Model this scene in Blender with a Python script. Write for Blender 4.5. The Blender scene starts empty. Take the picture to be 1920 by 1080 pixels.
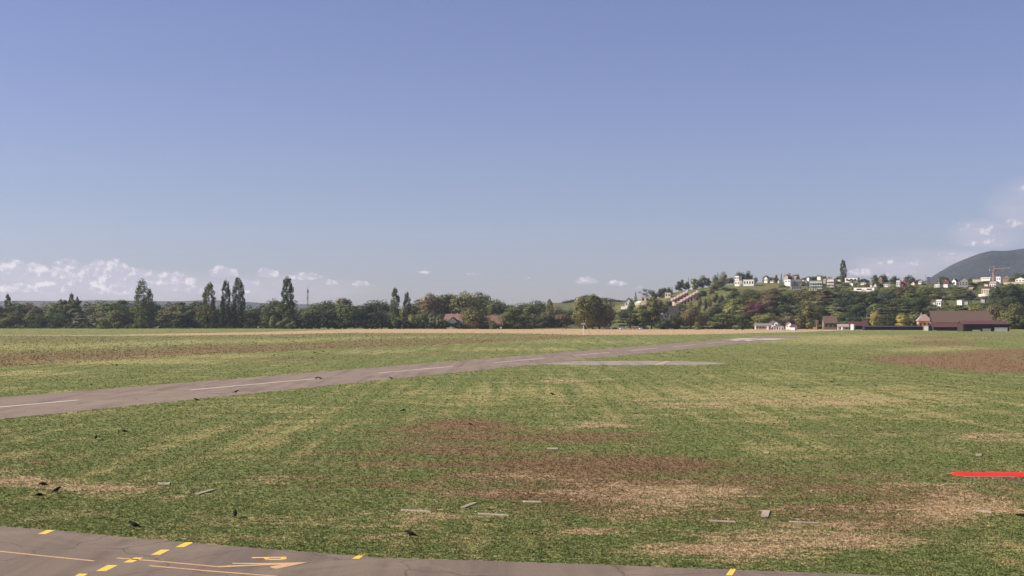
import bpy, bmesh, math, random
import numpy as np
from mathutils import Vector, Matrix
R = math.radians
PI = math.pi
scene = bpy.context.scene
COL = scene.collection

# ------------------------------------------------------------------ camera, sky, sun, exposure
F = 2600.0                      # focal length in photo pixels (1920 wide)
CAMZ = 7.9
PITCH = math.atan(57.0 / F)     # horizon sits 57 px under the middle
cam = bpy.data.cameras.new('camera'); camo = bpy.data.objects.new('camera', cam); COL.objects.link(camo)
camo.location = (0, 0, CAMZ); camo.rotation_euler = (PI / 2 + PITCH, 0, 0)
cam.sensor_width = 36; cam.lens = 36 * F / 1920; cam.clip_start = 0.5; cam.clip_end = 60000
scene.camera = camo
SUN_AZ = R(-91)                 # from the left of the view
SUN_EL = R(32.6)
scene.view_settings.view_transform = 'Standard'; scene.view_settings.look = 'None'
scene.view_settings.gamma = 1; scene.view_settings.exposure = 0.85
scene.view_settings.use_curve_mapping = False
sun = bpy.data.lights.new('sun', 'SUN'); suno = bpy.data.objects.new('sun', sun); COL.objects.link(suno)
sun.energy = 5.0; sun.angle = R(0.53); sun.color = (1, 0.875, 0.74)
sdir = Vector((math.sin(SUN_AZ) * math.cos(SUN_EL), math.cos(SUN_AZ) * math.cos(SUN_EL), math.sin(SUN_EL)))
suno.rotation_euler = (-sdir).to_track_quat('-Z', 'Y').to_euler()

CP, SP = math.cos(PITCH), math.sin(PITCH)
def ray(px, py):
    px = np.asarray(px, float); py = np.asarray(py, float)
    v = 540 - py
    return (px - 960) / F, CP - SP * v / F, SP + CP * v / F
def gp(px, py, z=0.0):          # where that line of sight meets the flat field
    x, y, w = ray(px, py); t = (z - CAMZ) / w
    return Vector((float(x * t), float(y * t), z))
def at(px, py, Y):              # the point at distance Y along the view axis
    x, y, w = ray(px, py); t = Y / y
    return Vector((float(x * t), float(Y), float(CAMZ + w * t)))
def topx(X, Y, Z=0.0):
    dz = Z - CAMZ
    d = Y * CP + dz * SP; v = -Y * SP + dz * CP
    return 960 + F * X / d, 540 - F * v / d

# ------------------------------------------------------------------ node helpers
class NT:
    def __init__(s, tree): s.t = tree; s.n = tree.nodes; s.l = tree.links
    def node(s, typ, **kw):
        n = s.n.new(typ)
        for k, v in kw.items(): setattr(n, k, v)
        return n
    def put(s, sock, v):
        if isinstance(v, bpy.types.NodeSocket): s.l.new(v, sock)
        elif v is not None: sock.default_value = v
    def m(s, op, a, b=None, c=None, clamp=False):
        n = s.node('ShaderNodeMath', operation=op, use_clamp=clamp)
        for i, v in enumerate((a, b, c)):
            if v is not None: s.put(n.inputs[i], v)
        return n.outputs[0]
    def noise(s, vec, scale, detail=2, rough=0.5, dist=0.0):
        n = s.node('ShaderNodeTexNoise'); s.put(n.inputs['Vector'], vec)
        n.inputs['Scale'].default_value = scale; n.inputs['Detail'].default_value = detail
        n.inputs['Roughness'].default_value = rough; n.inputs['Distortion'].default_value = dist
        return n.outputs[0]
    def ss(s, v, a, b):
        n = s.node('ShaderNodeMapRange', interpolation_type='SMOOTHSTEP'); s.put(n.inputs[0], v)
        n.inputs[1].default_value = a; n.inputs[2].default_value = b
        return n.outputs[0]
    def mr(s, v, a, b, c, d):
        n = s.node('ShaderNodeMapRange'); s.put(n.inputs[0], v)
        for i, q in enumerate((a, b, c, d)): n.inputs[i + 1].default_value = q
        return n.outputs[0]
    def mix(s, f, a, b, blend='MIX'):
        n = s.node('ShaderNodeMix', data_type='RGBA', blend_type=blend)
        s.put(n.inputs[0], f)
        for i, v in ((6, a), (7, b)):
            s.put(n.inputs[i], (*v, 1) if isinstance(v, tuple) and len(v) == 3 else v)
        return n.outputs[2]
    def map(s, vec, scale=(1, 1, 1), rot=(0, 0, 0)):
        n = s.node('ShaderNodeMapping'); s.put(n.inputs[0], vec)
        n.inputs['Scale'].default_value = scale; n.inputs['Rotation'].default_value = rot
        return n.outputs[0]

# ------------------------------------------------------------------ world
world = bpy.data.worlds.new('World'); scene.world = world; world.use_nodes = True
def build_world():
    w = NT(world.node_tree); w.n.clear()
    out = w.node('ShaderNodeOutputWorld'); bg = w.node('ShaderNodeBackground')
    sky = w.node('ShaderNodeTexSky', sky_type='NISHITA')
    sky.sun_disc = False; sky.sun_elevation = SUN_EL; sky.sun_rotation = SUN_AZ
    sky.altitude = 430; sky.air_density = 1.0; sky.dust_density = 0.4; sky.ozone_density = 2.0
    tc = w.node('ShaderNodeTexCoord')
    sep = w.node('ShaderNodeSeparateXYZ'); w.put(sep.inputs[0], tc.outputs['Generated'])
    el = w.m('MULTIPLY', w.m('ARCSINE', sep.outputs[2]), 180 / PI)
    az = w.m('MULTIPLY', w.m('ARCTAN2', sep.outputs[0], sep.outputs[1]), 180 / PI)
    # the air's own tint with elevation (multiplies the sky model)
    ramp = w.node('ShaderNodeValToRGB'); w.put(ramp.inputs[0], w.mr(el, -1, 29, 0, 1))
    cr = ramp.color_ramp; cr.interpolation = 'B_SPLINE'
    cr.elements[0].position = 0.0; cr.elements[0].color = SKYT[0][1] + (1,)
    cr.elements[1].position = 1.0; cr.elements[1].color = SKYT[-1][1] + (1,)
    for p, c in SKYT[1:-1]:
        e = cr.elements.new((p + 1) / 30); e.color = c + (1,)
    base = w.mix(1.0, sky.outputs[0], ramp.outputs[0], 'MULTIPLY')
    # clouds: directions (azimuth, elevation in degrees), broken up by noise
    comb = w.node('ShaderNodeCombineXYZ'); w.put(comb.inputs[0], az); w.put(comb.inputs[1], w.m('MULTIPLY', el, 1.05))
    v = comb.outputs[0]
    n1 = w.noise(v, 1.15, 5, 0.62); n2 = w.noise(v, 4.0, 3, 0.6)
    nn = w.m('ADD', w.m('MULTIPLY', w.m('SUBTRACT', n1, 0.5), 2.8), w.m('MULTIPLY', w.m('SUBTRACT', n2, 0.5), 1.3))
    dens = None; body = None
    for (cx, cy, rx, ry, k) in CLOUDS:
        a0 = math.degrees(math.atan((cx - 960) / F)); e0 = math.degrees(math.atan((597 - cy) / F))
        wx = math.degrees(rx / F); hy = math.degrees(ry / F)
        dx = w.m('MULTIPLY', w.m('SUBTRACT', az, a0), 1 / wx)
        d = w.m('SUBTRACT', el, e0)
        dy = w.m('MAXIMUM', w.m('MULTIPLY', d, 1 / hy), w.m('MULTIPLY', d, -1 / (0.45 * hy)))
        q = w.m('SUBTRACT', k, w.m('ADD', w.m('MULTIPLY', dx, dx), w.m('MULTIPLY', dy, dy)))
        dens = q if dens is None else w.m('MAXIMUM', dens, q)
    dn = w.m('ADD', dens, nn)
    alpha = w.m('MULTIPLY', w.ss(dn, -0.05, 0.5), 0.85)
    # sunward (left, upper) side of each billow is brighter
    shift = w.node('ShaderNodeVectorMath', operation='ADD'); w.put(shift.inputs[0], v); shift.inputs[1].default_value = (-0.12, 0.16, 0)
    n1b = w.noise(shift.outputs[0], 1.15, 5, 0.62); n2b = w.noise(shift.outputs[0], 4.0, 3, 0.6)
    lit = w.m('ADD', w.m('MULTIPLY', w.m('SUBTRACT', n1, n1b), 6.0), w.m('MULTIPLY', w.m('SUBTRACT', n2, n2b), 1.5))
    lit = w.ss(lit, -0.2, 0.9)
    ccol = w.mix(lit, CLOUD_DARK, CLOUD_LIT)
    veil = None
    for (cx, cy, rx, ry, k) in VEILS:
        a0 = math.degrees(math.atan((cx - 960) / F)); e0 = math.degrees(math.atan((597 - cy) / F))
        dx = w.m('MULTIPLY', w.m('SUBTRACT', az, a0), 1 / math.degrees(rx / F)); dy = w.m('MULTIPLY', w.m('SUBTRACT', el, e0), 1 / math.degrees(ry / F))
        q = w.m('MULTIPLY', w.ss(w.m('SUBTRACT', 1, w.m('ADD', w.m('MULTIPLY', dx, dx), w.m('MULTIPLY', dy, dy))), 0, 1), k)
        veil = q if veil is None else w.m('MAXIMUM', veil, q)
    veil = w.m('MULTIPLY', veil, w.mr(w.noise(w.map(v, (.35, 1, 1)), 1.3, 5, .65), .3, .65, .35, 1.15))
    base = w.mix(veil, base, VEILCOL)
    fin = w.mix(alpha, base, ccol)
    w.put(bg.inputs['Color'], fin); bg.inputs['Strength'].default_value = SKY_STRENGTH
    w.l.new(bg.outputs[0], out.inputs[0])
SKY_STRENGTH = 0.06
SKYT = [(-1, (0.70, 0.63, 0.80)), (1, (0.69, 0.64, 0.80)), (3, (0.67, 0.65, 0.84)), (6, (0.765, 0.70, 0.91)), (13, (0.90, 0.74, 1.0)), (29, (0.8, 0.75, 0.95))]
VEILCOL = (5.95, 5.4, 6.05, 1)
VEILS = [(120, 542, 420, 44, .75), (470, 545, 260, 36, .5), (1750, 500, 190, 34, .7), (1850, 448, 80, 34, .6), (1930, 400, 90, 60, .45)]
CLOUD_LIT = (9.0, 8.1, 7.9); CLOUD_DARK = (5.1, 4.7, 5.4)
CLOUDS = [(12, 518, 50, 26, .95), (66, 516, 36, 24, .9), (128, 514, 42, 24, 1.05), (190, 524, 54, 32, 1.3), (320, 530, 42, 20, 1.0), (258, 524, 38, 22, .75), (60, 546, 120, 16, .75), (230, 548, 100, 15, .7), (380, 548, 100, 12, .55),
          (418, 516, 26, 15, 1.0), (503, 516, 22, 16, 1.05), (572, 521, 32, 11, .95), (618, 532, 22, 8, .6), (676, 534, 24, 9, .5), (470, 534, 60, 12, .5), (800, 511, 22, 6, .4), (888, 514, 20, 7, .5), (940, 519, 24, 6, .35), (985, 522, 18, 5, .3), (1098, 528, 26, 11, .85),
          (1155, 533, 26, 9, .65), (1195, 540, 30, 8, .2), (1615, 515, 28, 12, .8), (1700, 498, 70, 12, .25), (1780, 490, 60, 16, .2), (1690, 518, 50, 10, .4),
          (1842, 442, 42, 30, .45), (1815, 428, 30, 10, .35), (1910, 430, 34, 20, .35), (1915, 368, 30, 16, .2), (1870, 465, 80, 14, .2), (2010, 440, 70, 40, .3)]
build_world()

# ------------------------------------------------------------------ materials
MATS = {}
def pmat(name, col, rough=0.8, var=0.12, scale=0.5, metallic=0.0, spec=0.3):
    if name in MATS: return MATS[name]
    m = bpy.data.materials.new(name); m.use_nodes = True; w = NT(m.node_tree)
    b = w.n['Principled BSDF']
    g = w.node('ShaderNodeNewGeometry')
    n = w.noise(g.outputs['Position'], scale, 4, 0.6)
    c = w.mix(w.mr(n, 0.25, 0.75, 0, 1), tuple(x * (1 - var) for x in col), tuple(min(1, x * (1 + var)) for x in col))
    w.put(b.inputs['Base Color'], c); b.inputs['Roughness'].default_value = rough
    b.inputs['Metallic'].default_value = metallic; b.inputs['Specular IOR Level'].default_value = spec
    MATS[name] = m; return m
def roofmat(name, col):
    if name in MATS: return MATS[name]
    m = pmat(name, col, 0.85, 0.2, 1.3); w = NT(m.node_tree); b = w.n['Principled BSDF']
    g = w.node('ShaderNodeNewGeometry')
    wv = w.node('ShaderNodeTexWave', wave_type='BANDS', bands_direction='Z'); w.put(wv.inputs['Vector'], g.outputs['Position'])
    wv.inputs['Scale'].default_value = 1.4; wv.inputs['Distortion'].default_value = 0.6
    bm_ = w.node('ShaderNodeBump'); bm_.inputs['Strength'].default_value = 0.4; bm_.inputs['Distance'].default_value = 0.08
    w.put(bm_.inputs['Height'], wv.outputs[1]); w.put(b.inputs['Normal'], bm_.outputs[0])
    return m
def glassmat():
    if 'window_glass' in MATS: return MATS['window_glass']
    m = pmat('window_glass', (0.03, 0.035, 0.045), 0.15, 0.3, 0.3, spec=0.6); return m

GREEN = (0.162, 0.192, 0.068); TAN = (0.46, 0.345, 0.205); BROWN = (0.20, 0.134, 0.076); LUSH = (0.31, 0.285, 0.125)
def grassmat(name, tuft=False):
    m = bpy.data.materials.new(name); m.use_nodes = True; w = NT(m.node_tree)
    b = w.n['Principled BSDF']; g = w.node('ShaderNodeNewGeometry'); P = g.outputs['Position']
    at_ = w.node('ShaderNodeAttribute', attribute_name='zone'); s = w.node('ShaderNodeSeparateColor'); w.put(s.inputs[0], at_.outputs[0])
    Pm = w.map(P, (1, 1.9, 1))
    big = w.noise(Pm, 0.13, 6, 0.68, 0.6); mid = w.noise(Pm, 0.9, 5, 0.72); fine = w.noise(P, 7.0, 3, 0.7)
    mow = w.noise(w.map(P, (1.0, 0.03, 1), (0, 0, R(18.9))), 0.55, 3, 0.6)
    jit = w.m('ADD', w.m('ADD', w.m('MULTIPLY', w.m('SUBTRACT', big, .5), 2.3), w.m('MULTIPLY', w.m('SUBTRACT', mid, .5), 2.1)),
              w.m('MULTIPLY', w.m('SUBTRACT', fine, .5), 1.4))
    base = w.mix(w.ss(fine, 0.3, 0.7), tuple(x * 0.62 for x in GREEN), tuple(x * 1.35 for x in GREEN))
    base = w.mix(w.m('MULTIPLY', w.ss(w.m('ADD', mid, w.m('MULTIPLY', w.m('SUBTRACT', mow, .5), 1.1)), 0.45, 0.85), 0.6), base, (0.13, 0.135, 0.05))
    base = w.mix(w.ss(w.noise(w.map(P, (1, .8, 1)), 1.7, 4, 0.75), 0.52, 0.66), base, tuple(x * .48 for x in GREEN))
    c = w.mix(w.ss(w.m('ADD', s.outputs[2], w.m('ADD', jit, w.m('MULTIPLY', w.m('SUBTRACT', mow, .5), 2.0))), 0.15, 0.75), base, w.mix(w.ss(fine, .3, .7), tuple(x * .75 for x in LUSH), tuple(x * 1.25 for x in LUSH)))
    c = w.mix(w.ss(w.m('ADD', s.outputs[1], jit), 0.2, 0.75), c, w.mix(w.ss(fine, .3, .7), tuple(x * .7 for x in BROWN), tuple(x * 1.35 for x in BROWN)))
    c = w.mix(w.ss(w.m('ADD', s.outputs[0], jit), 0.2, 0.8), c, w.mix(w.ss(fine, .3, .7), tuple(x * .6 for x in TAN), tuple(x * 1.2 for x in TAN)))
    hv = w.node('ShaderNodeHueSaturation'); w.put(hv.inputs['Color'], c); w.put(hv.inputs['Value'], w.mr(w.noise(P, 2.6, 4, .75), .3, .7, .62, 1.38)); c = hv.outputs[0]
    w.put(b.inputs['Base Color'], c); b.inputs['Roughness'].default_value = 0.95; b.inputs['Specular IOR Level'].default_value = 0.05
    if not tuft:
        bp = w.node('ShaderNodeBump'); bp.inputs['Strength'].default_value = 1.0; bp.inputs['Distance'].default_value = 0.09
        h = w.m('ADD', w.noise(P, 5.5, 4, 0.75), w.m('MULTIPLY', w.noise(P, 1.1, 3, 0.6), 1.5))
        w.put(bp.inputs['Height'], h); w.put(b.inputs['Normal'], bp.outputs[0])
    else:
        tr = w.node('ShaderNodeBsdfTranslucent'); w.put(tr.inputs[0], c)
        mx = w.node('ShaderNodeMixShader'); mx.inputs[0].default_value = 0.3
        w.l.new(b.outputs[0], mx.inputs[1]); w.l.new(tr.outputs[0], mx.inputs[2])
        w.l.new(mx.outputs[0], w.n['Material Output'].inputs[0])
    return m
def leafmat():
    m = bpy.data.materials.new('leaves'); m.use_nodes = True; w = NT(m.node_tree)
    b = w.n['Principled BSDF']; oi = w.node('ShaderNodeObjectInfo')
    tc = w.node('ShaderNodeTexCoord')
    at_ = w.node('ShaderNodeAttribute', attribute_name='leafvar')
    n = w.noise(tc.outputs['Object'], 0.35, 3, 0.6)
    f = w.m('ADD', w.mr(n, 0.3, 0.7, 0.72, 1.22), w.mr(at_.outputs['Fac'], 0, 1, -0.25, 0.3))
    hs = w.node('ShaderNodeHueSaturation'); w.put(hs.inputs['Color'], oi.outputs['Color'])
    w.put(hs.inputs['Value'], f); w.put(hs.inputs['Hue'], w.mr(n, 0.3, 0.7, 0.485, 0.51))
    w.put(b.inputs['Base Color'], hs.outputs[0]); b.inputs['Roughness'].default_value = 0.75; b.inputs['Specular IOR Level'].default_value = 0.15
    tr = w.node('ShaderNodeBsdfTranslucent'); w.put(tr.inputs[0], hs.outputs[0])
    mx = w.node('ShaderNodeMixShader'); mx.inputs[0].default_value = 0.12
    w.l.new(b.outputs[0], mx.inputs[1]); w.l.new(tr.outputs[0], mx.inputs[2]); w.l.new(mx.outputs[0], w.n['Material Output'].inputs[0])
    return m
def asphaltmat(name, col, dark=0.0):
    m = bpy.data.materials.new(name); m.use_nodes = True; w = NT(m.node_tree)
    b = w.n['Principled BSDF']; g = w.node('ShaderNodeNewGeometry'); P = g.outputs['Position']
    f = w.noise(P, 22, 3, 0.8); mdm = w.noise(P, 1.3, 4, 0.7)
    st = w.noise(w.map(P, (1.0, 0.05, 1), (0, 0, R(18.9 if dark else 50))), 0.7, 4, 0.6)
    c = w.mix(w.ss(f, 0.3, 0.72), tuple(x * 0.68 for x in col), tuple(x * 1.3 for x in col))
    c = w.mix(w.m('MULTIPLY', w.ss(mdm, 0.35, 0.8), 0.4), c, tuple(x * 0.75 for x in col))
    c = w.mix(w.m('MULTIPLY', w.ss(st, 0.42, 0.7), 0.7), c, tuple(x * 0.58 for x in col))
    c = w.mix(w.m('MULTIPLY', w.ss(w.noise(P, 0.12, 5, .7, 1.5), .5, .62), 0.45), c, tuple(x * 1.25 for x in col))
    wob = w.node('ShaderNodeVectorMath', operation='ADD'); w.put(wob.inputs[0], P)
    nz = w.node('ShaderNodeTexNoise'); nz.inputs['Scale'].default_value = .9; nz.inputs['Detail'].default_value = 4; w.put(nz.inputs['Vector'], P); w.put(wob.inputs[1], nz.outputs[1])
    vo = w.node('ShaderNodeTexVoronoi', feature='DISTANCE_TO_EDGE'); vo.inputs['Scale'].default_value = 0.2; w.put(vo.inputs['Vector'], wob.outputs[0])
    c = w.mix(w.m('MULTIPLY', w.ss(vo.outputs['Distance'], 0.011, 0.004), .55), c, tuple(x * .35 for x in col))
    w.put(b.inputs['Base Color'], c); b.inputs['Roughness'].default_value = 0.9; b.inputs['Specular IOR Level'].default_value = 0.2
    bp = w.node('ShaderNodeBump'); bp.inputs['Strength'].default_value = 0.5; bp.inputs['Distance'].default_value = 0.01
    w.put(bp.inputs['Height'], f); w.put(b.inputs['Normal'], bp.outputs[0])
    return m
def paintmat(name, col, wear=0.5):
    m = bpy.data.materials.new(name); m.use_nodes = True; w = NT(m.node_tree)
    b = w.n['Principled BSDF']; g = w.node('ShaderNodeNewGeometry'); P = g.outputs['Position']
    n = w.m('ADD', w.m('MULTIPLY', w.noise(P, 9, 4, 0.8), .7), w.m('MULTIPLY', w.noise(P, 1.2, 3, 0.6), .3))
    c = w.mix(w.ss(n, wear - .12, wear + 0.12), col, tuple(x * 0.4 + 0.09 for x in col))
    w.put(b.inputs['Base Color'], c); b.inputs['Roughness'].default_value = 0.7
    return m

# ------------------------------------------------------------------ object helpers
def tag(o, label=None, cat=None, group=None, kind=None):
    if label: o['label'] = label
    if cat: o['category'] = cat
    if group: o['group'] = group
    if kind: o['kind'] = kind
    return o
def empty(name, loc=(0, 0, 0), rz=0.0, label=None, cat=None, group=None):
    o = bpy.data.objects.new(name, None); COL.objects.link(o); o.location = loc; o.rotation_euler = (0, 0, rz)
    o.empty_display_size = 0.3
    return tag(o, label, cat, group)
def meshobj(name, verts, faces, mat, parent=None, smooth=False):
    me = bpy.data.meshes.new(name); me.from_pydata([tuple(v) for v in verts], [], faces); me.update()
    if mat: me.materials.append(mat)
    if smooth:
        me.polygons.foreach_set('use_smooth', [True] * len(me.polygons))
    o = bpy.data.objects.new(name, me); COL.objects.link(o)
    if parent: o.parent = parent
    return o
class MB:
    def __init__(s): s.v = []; s.f = []
    def add(s, v, f):
        k = len(s.v); s.v += [tuple(q) for q in v]; s.f += [tuple(i + k for i in q) for q in f]; return s
    def box(s, x0, x1, y0, y1, z0, z1):
        return s.add([(x0, y0, z0), (x1, y0, z0), (x1, y1, z0), (x0, y1, z0), (x0, y0, z1), (x1, y0, z1), (x1, y1, z1), (x0, y1, z1)],
                     [(0, 3, 2, 1), (4, 5, 6, 7), (0, 1, 5, 4), (1, 2, 6, 5), (2, 3, 7, 6), (3, 0, 4, 7)])
    def prism(s, pts, z0, z1):
        n = len(pts)
        return s.add([(p[0], p[1], z0) for p in pts] + [(p[0], p[1], z1) for p in pts],
                     [tuple(range(n - 1, -1, -1)), tuple(range(n, 2 * n))] + [(i, (i + 1) % n, (i + 1) % n + n, i + n) for i in range(n)])
    def tube(s, a, b, r0, r1=None, n=6, caps=True):
        a = Vector(a); b = Vector(b); r1 = r0 if r1 is None else r1
        d = (b - a).normalized(); u = d.orthogonal().normalized(); w = d.cross(u)
        v = []
        for p, r in ((a, r0), (b, r1)):
            for i in range(n):
                t = 2 * PI * i / n; v.append(p + u * r * math.cos(t) + w * r * math.sin(t))
        f = [(i, (i + 1) % n, (i + 1) % n + n, i + n) for i in range(n)]
        if caps: f += [tuple(range(n - 1, -1, -1)), tuple(range(n, 2 * n))]
        return s.add(v, f)
    def loft(s, rings, n=10):   # rings: (centre, half width vector, half height vector)
        v = []; f = []
        for c, a, b in rings:
            c = Vector(c); a = Vector(a); b = Vector(b)
            for i in range(n):
                t = 2 * PI * i / n; v.append(c + a * math.cos(t) + b * math.sin(t))
        for k in range(len(rings) - 1):
            for i in range(n):
                j = (i + 1) % n; f.append((k * n + i, k * n + j, (k + 1) * n + j, (k + 1) * n + i))
        f += [tuple(range(n - 1, -1, -1)), tuple(range((len(rings) - 1) * n, len(rings) * n))]
        return s.add(v, f)
    def obj(s, name, mat, parent=None, smooth=False): return meshobj(name, s.v, s.f, mat, parent, smooth)
def copy_tree(o, parent=None):
    c = o.copy(); COL.objects.link(c)
    if parent: c.parent = parent
    for ch in o.children: copy_tree(ch, c)
    return c
def sheet(name, pts, z, mat, label=None, kind='structure', px=True, cat=None):
    P = [gp(*p) for p in pts] if px else [Vector((p[0], p[1], 0)) for p in pts]
    o = meshobj(name, [(p.x, p.y, z) for p in P], [tuple(range(len(P)))], mat)
    if o.data.polygons[0].normal.z < 0: o.data.flip_normals()
    return tag(o, label, cat, None, kind)

# ------------------------------------------------------------------ field colour zones (plan of the airfield, in ground coordinates)
def lerp_tab(tab, x): xs, ys = zip(*tab); return np.interp(x, xs, ys)
UP = [(-900, 626), (190, 628.5), (330, 625.5), (500, 622.5), (660, 617.5), (980, 616.5), (1500, 616.5), (1600, 616.5), (1640, 616)]
LO = [(-900, 626), (190, 629.5), (330, 629), (500, 627), (660, 624), (980, 625), (1100, 628), (1300, 627), (1500, 622.5), (1600, 618.5), (1640, 616)]
DK = [(-900, 745), (0, 689), (100, 683), (250, 674), (400, 665), (500, 661), (600, 655), (700, 651), (850, 646), (950, 641), (1050, 635), (1150, 629), (1300, 620)]
BLOBS = [  # cx cy rx ry kind(0 tan 1 brown 2 yellow-green) strength ; pixels of the field are turned into ground places once
    (1450, 930, 560, 85, 1, .34), (1500, 965, 520, 70, 0, .28), (650, 930, 500, 60, 0, .1), (800, 870, 420, 70, 1, .15), (1400, 760, 520, 40, 2, .2), (830, 852, 210, 24, 1, .45), (840, 806, 130, 20, 1, .55), (880, 795, 90, 12, 1, .5), (1130, 797, 110, 12, 0, .6), (1130, 818, 120, 12, 1, .6),
    (1170, 870, 200, 18, 1, .65), (1180, 905, 320, 34, 1, .32), (1500, 945, 280, 45, 1, .32), (1350, 930, 220, 26, 0, .3), (1250, 925, 200, 30, 0, .25), (1450, 1010, 200, 32, 0, .5), (1350, 1030, 160, 26, 0, .35),
    (1830, 960, 170, 42, 0, .45), (1850, 930, 180, 36, 1, .3), (1750, 905, 140, 16, 0, .3), (1700, 990, 200, 25, 1, .35), (1600, 1015, 160, 18, 0, .35),
    (200, 915, 130, 11, 0, .8), (20, 895, 90, 22, 0, .65), (60, 870, 80, 12, 1, .35), (190, 966, 60, 7, 0, .6), (440, 905, 120, 10, 0, .35), (30, 978, 90, 7, 0, .4),
    (500, 840, 150, 25, 2, .2), (560, 800, 160, 20, 2, .15), (960, 820, 160, 12, 1, .3),
    (740, 1000, 90, 16, 0, .45), (760, 960, 110, 16, 0, .35), (900, 965, 120, 20, 0, .3), (1000, 900, 160, 20, 0, .35), (1050, 945, 160, 26, 1, .35), (960, 900, 240, 36, 1, .22),
    (1090, 997, 90, 6, 0, .5), (1080, 713, 70, 7, 0, .7), (1350, 752, 180, 8, 0, .55), (1250, 765, 160, 9, 0, .4), (1580, 752, 130, 12, 0, .5), (1780, 750, 100, 12, 0, .35), (1600, 745, 240, 20, 2, .4),
    (1480, 705, 180, 9, 2, .3), (1200, 735, 250, 14, 2, .25), (1700, 815, 260, 8, 0, .4), (1680, 812, 240, 9, 1, .3), (1880, 822, 110, 12, 0, .4), (1910, 797, 60, 5, 0, .5), (1480, 840, 180, 22, 2, .35),
    (1800, 678, 150, 13, 1, 1.05), (1900, 690, 110, 11, 1, 1.0), (1700, 672, 60, 7, 1, 1.1), (1890, 661, 110, 7, 1, 1.2), (1770, 643, 75, 4, 1, 1.2), (1760, 655, 110, 5, 2, .6), (1850, 630, 160, 3, 1, .5), (1740, 633, 60, 2.5, 1, .6),
    (1560, 640, 160, 6, 2, .5), (1480, 668, 150, 8, 1, .3), (1450, 660, 60, 3, 0, .2), (1620, 632, 200, 4, 2, .55),
    (560, 672, 130, 5, 1, .55), (600, 676, 80, 3, 0, .3), (480, 680, 60, 3, 1, .4), (800, 664, 160, 6, 1, .35), (860, 668, 90, 3, 0, .25), (950, 655, 160, 4, 2, .4), (1100, 640, 160, 4, 2, .3), (700, 660, 90, 4, 2, .4),
    (200, 678, 260, 5, 2, .75), (40, 700, 120, 6, 2, .6), (430, 668, 120, 5, 2, .55), (250, 668, 70, 3, 2, .5), (60, 735, 160, 6, 2, .3),
    (900, 740, 260, 16, 2, .2), (500, 760, 260, 18, 2, .15), (1700, 780, 200, 10, 2, .2), (1000, 1000, 60, 8, 1, .2), (620, 905, 160, 18, 1, .35), (560, 900, 80, 10, 0, .2),
    (700, 1036, 500, 4, 0, .35), (300, 1008, 300, 4, 0, .3), (1100, 1051, 400, 3, 0, .2)]
def zones(px, py):
    z = np.zeros((3,) + px.shape); z[2] += 0.12; z[0] -= 0.12; z[1] -= 0.08
    for cx, cy, rx, ry, k, s in BLOBS:
        z[k] += 1.0 * s * np.exp(-(((px - cx) / rx) ** 2 + ((py - cy) / ry) ** 2) ** 1.3)
    up, lo, dk = lerp_tab(UP, px), lerp_tab(LO, px), lerp_tab(DK, px)
    soft = lambda d, w: np.clip(0.5 + d / w, 0, 1)
    tan = soft(py - up, 1.0) * soft(lo - py, 1.0)
    mead = soft(py - lo, 1.2) * soft(dk - py, 1.5) * (px < 1290) * (py > 617)
    strip = soft(up - py, 1.0) * (px < 700)
    t = np.clip((py - lo) / np.maximum(dk - lo, 1), 0, 1)
    yel = np.exp(-((t - 0.36 - 0.03 * np.sin(px / 70)) / 0.12) ** 2) * np.interp(px, [0, 600, 1000], [1, .8, .1])
    z[1] = np.where(mead > 0, z[1] * (1 - mead) + mead * (0.36 - 0.55 * yel + .28 * np.exp(-((t - .75) / .2) ** 2)), z[1])
    z[2] = z[2] + mead * (0.1 + 0.45 * yel) + strip * 0.08
    z[0] = z[0] * (1 - strip) + tan * 1.5 + mead * 0.0
    far = np.clip((622 - py) / 4, 0, 1) * (px > 1600)
    z[2] += far * 0.3
    z[:, :] = np.where(py < 598, 0.2, z)
    return np.clip(z, -1, 1.6)
def set_zone(me, co):
    px, py = topx(co[:, 0], np.maximum(co[:, 1], 1.0))
    py = np.where(co[:, 1] < 20, 1100, py)
    z = zones(px, py)
    a = me.attributes.new('zone', 'FLOAT_COLOR', 'POINT')
    arr = np.ones((len(co), 4), np.float32); arr[:, :3] = z.T
    a.data.foreach_set('color', arr.ravel())

# ------------------------------------------------------------------ ground
def build_ground():
    th = np.concatenate([np.linspace(-180, -36, 37)[:-1], np.linspace(-36, 36, 420), np.linspace(36, 180, 37)[1:-1]])
    r = np.concatenate([[6, 12, 20], np.geomspace(30, 1300, 330), np.geomspace(1400, 9000, 16)])
    T, Rr = np.meshgrid(np.radians(th), r)
    n, k = T.shape[1], T.shape[0]
    co = np.stack([Rr * np.sin(T), Rr * np.cos(T), np.zeros_like(T)], -1).reshape(-1, 3)
    idx = np.arange(n * k).reshape(k, n)
    a = idx[:-1, :]; b = np.roll(idx, -1, 1)[:-1, :]; c = np.roll(idx, -1, 1)[1:, :]; d = idx[1:, :]
    q = np.stack([d, c, b, a], -1).reshape(-1, 4)
    q = q[:, ::-1]
    me = bpy.data.meshes.new('ground')
    centre = len(co); co = np.vstack([co, [[0, 0, 0]]])
    tri = [(int(idx[0, (i + 1) % n]), int(idx[0, i]), centre) for i in range(n)]
    me.from_pydata(co.tolist(), [], q.tolist() + tri); me.update()
    if me.polygons[10].normal.z < 0: me.flip_normals()
    set_zone(me, co); me.materials.append(grassmat('field_grass'))
    o = bpy.data.objects.new('ground', me); COL.objects.link(o); o['kind'] = 'structure'
build_ground()

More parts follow.
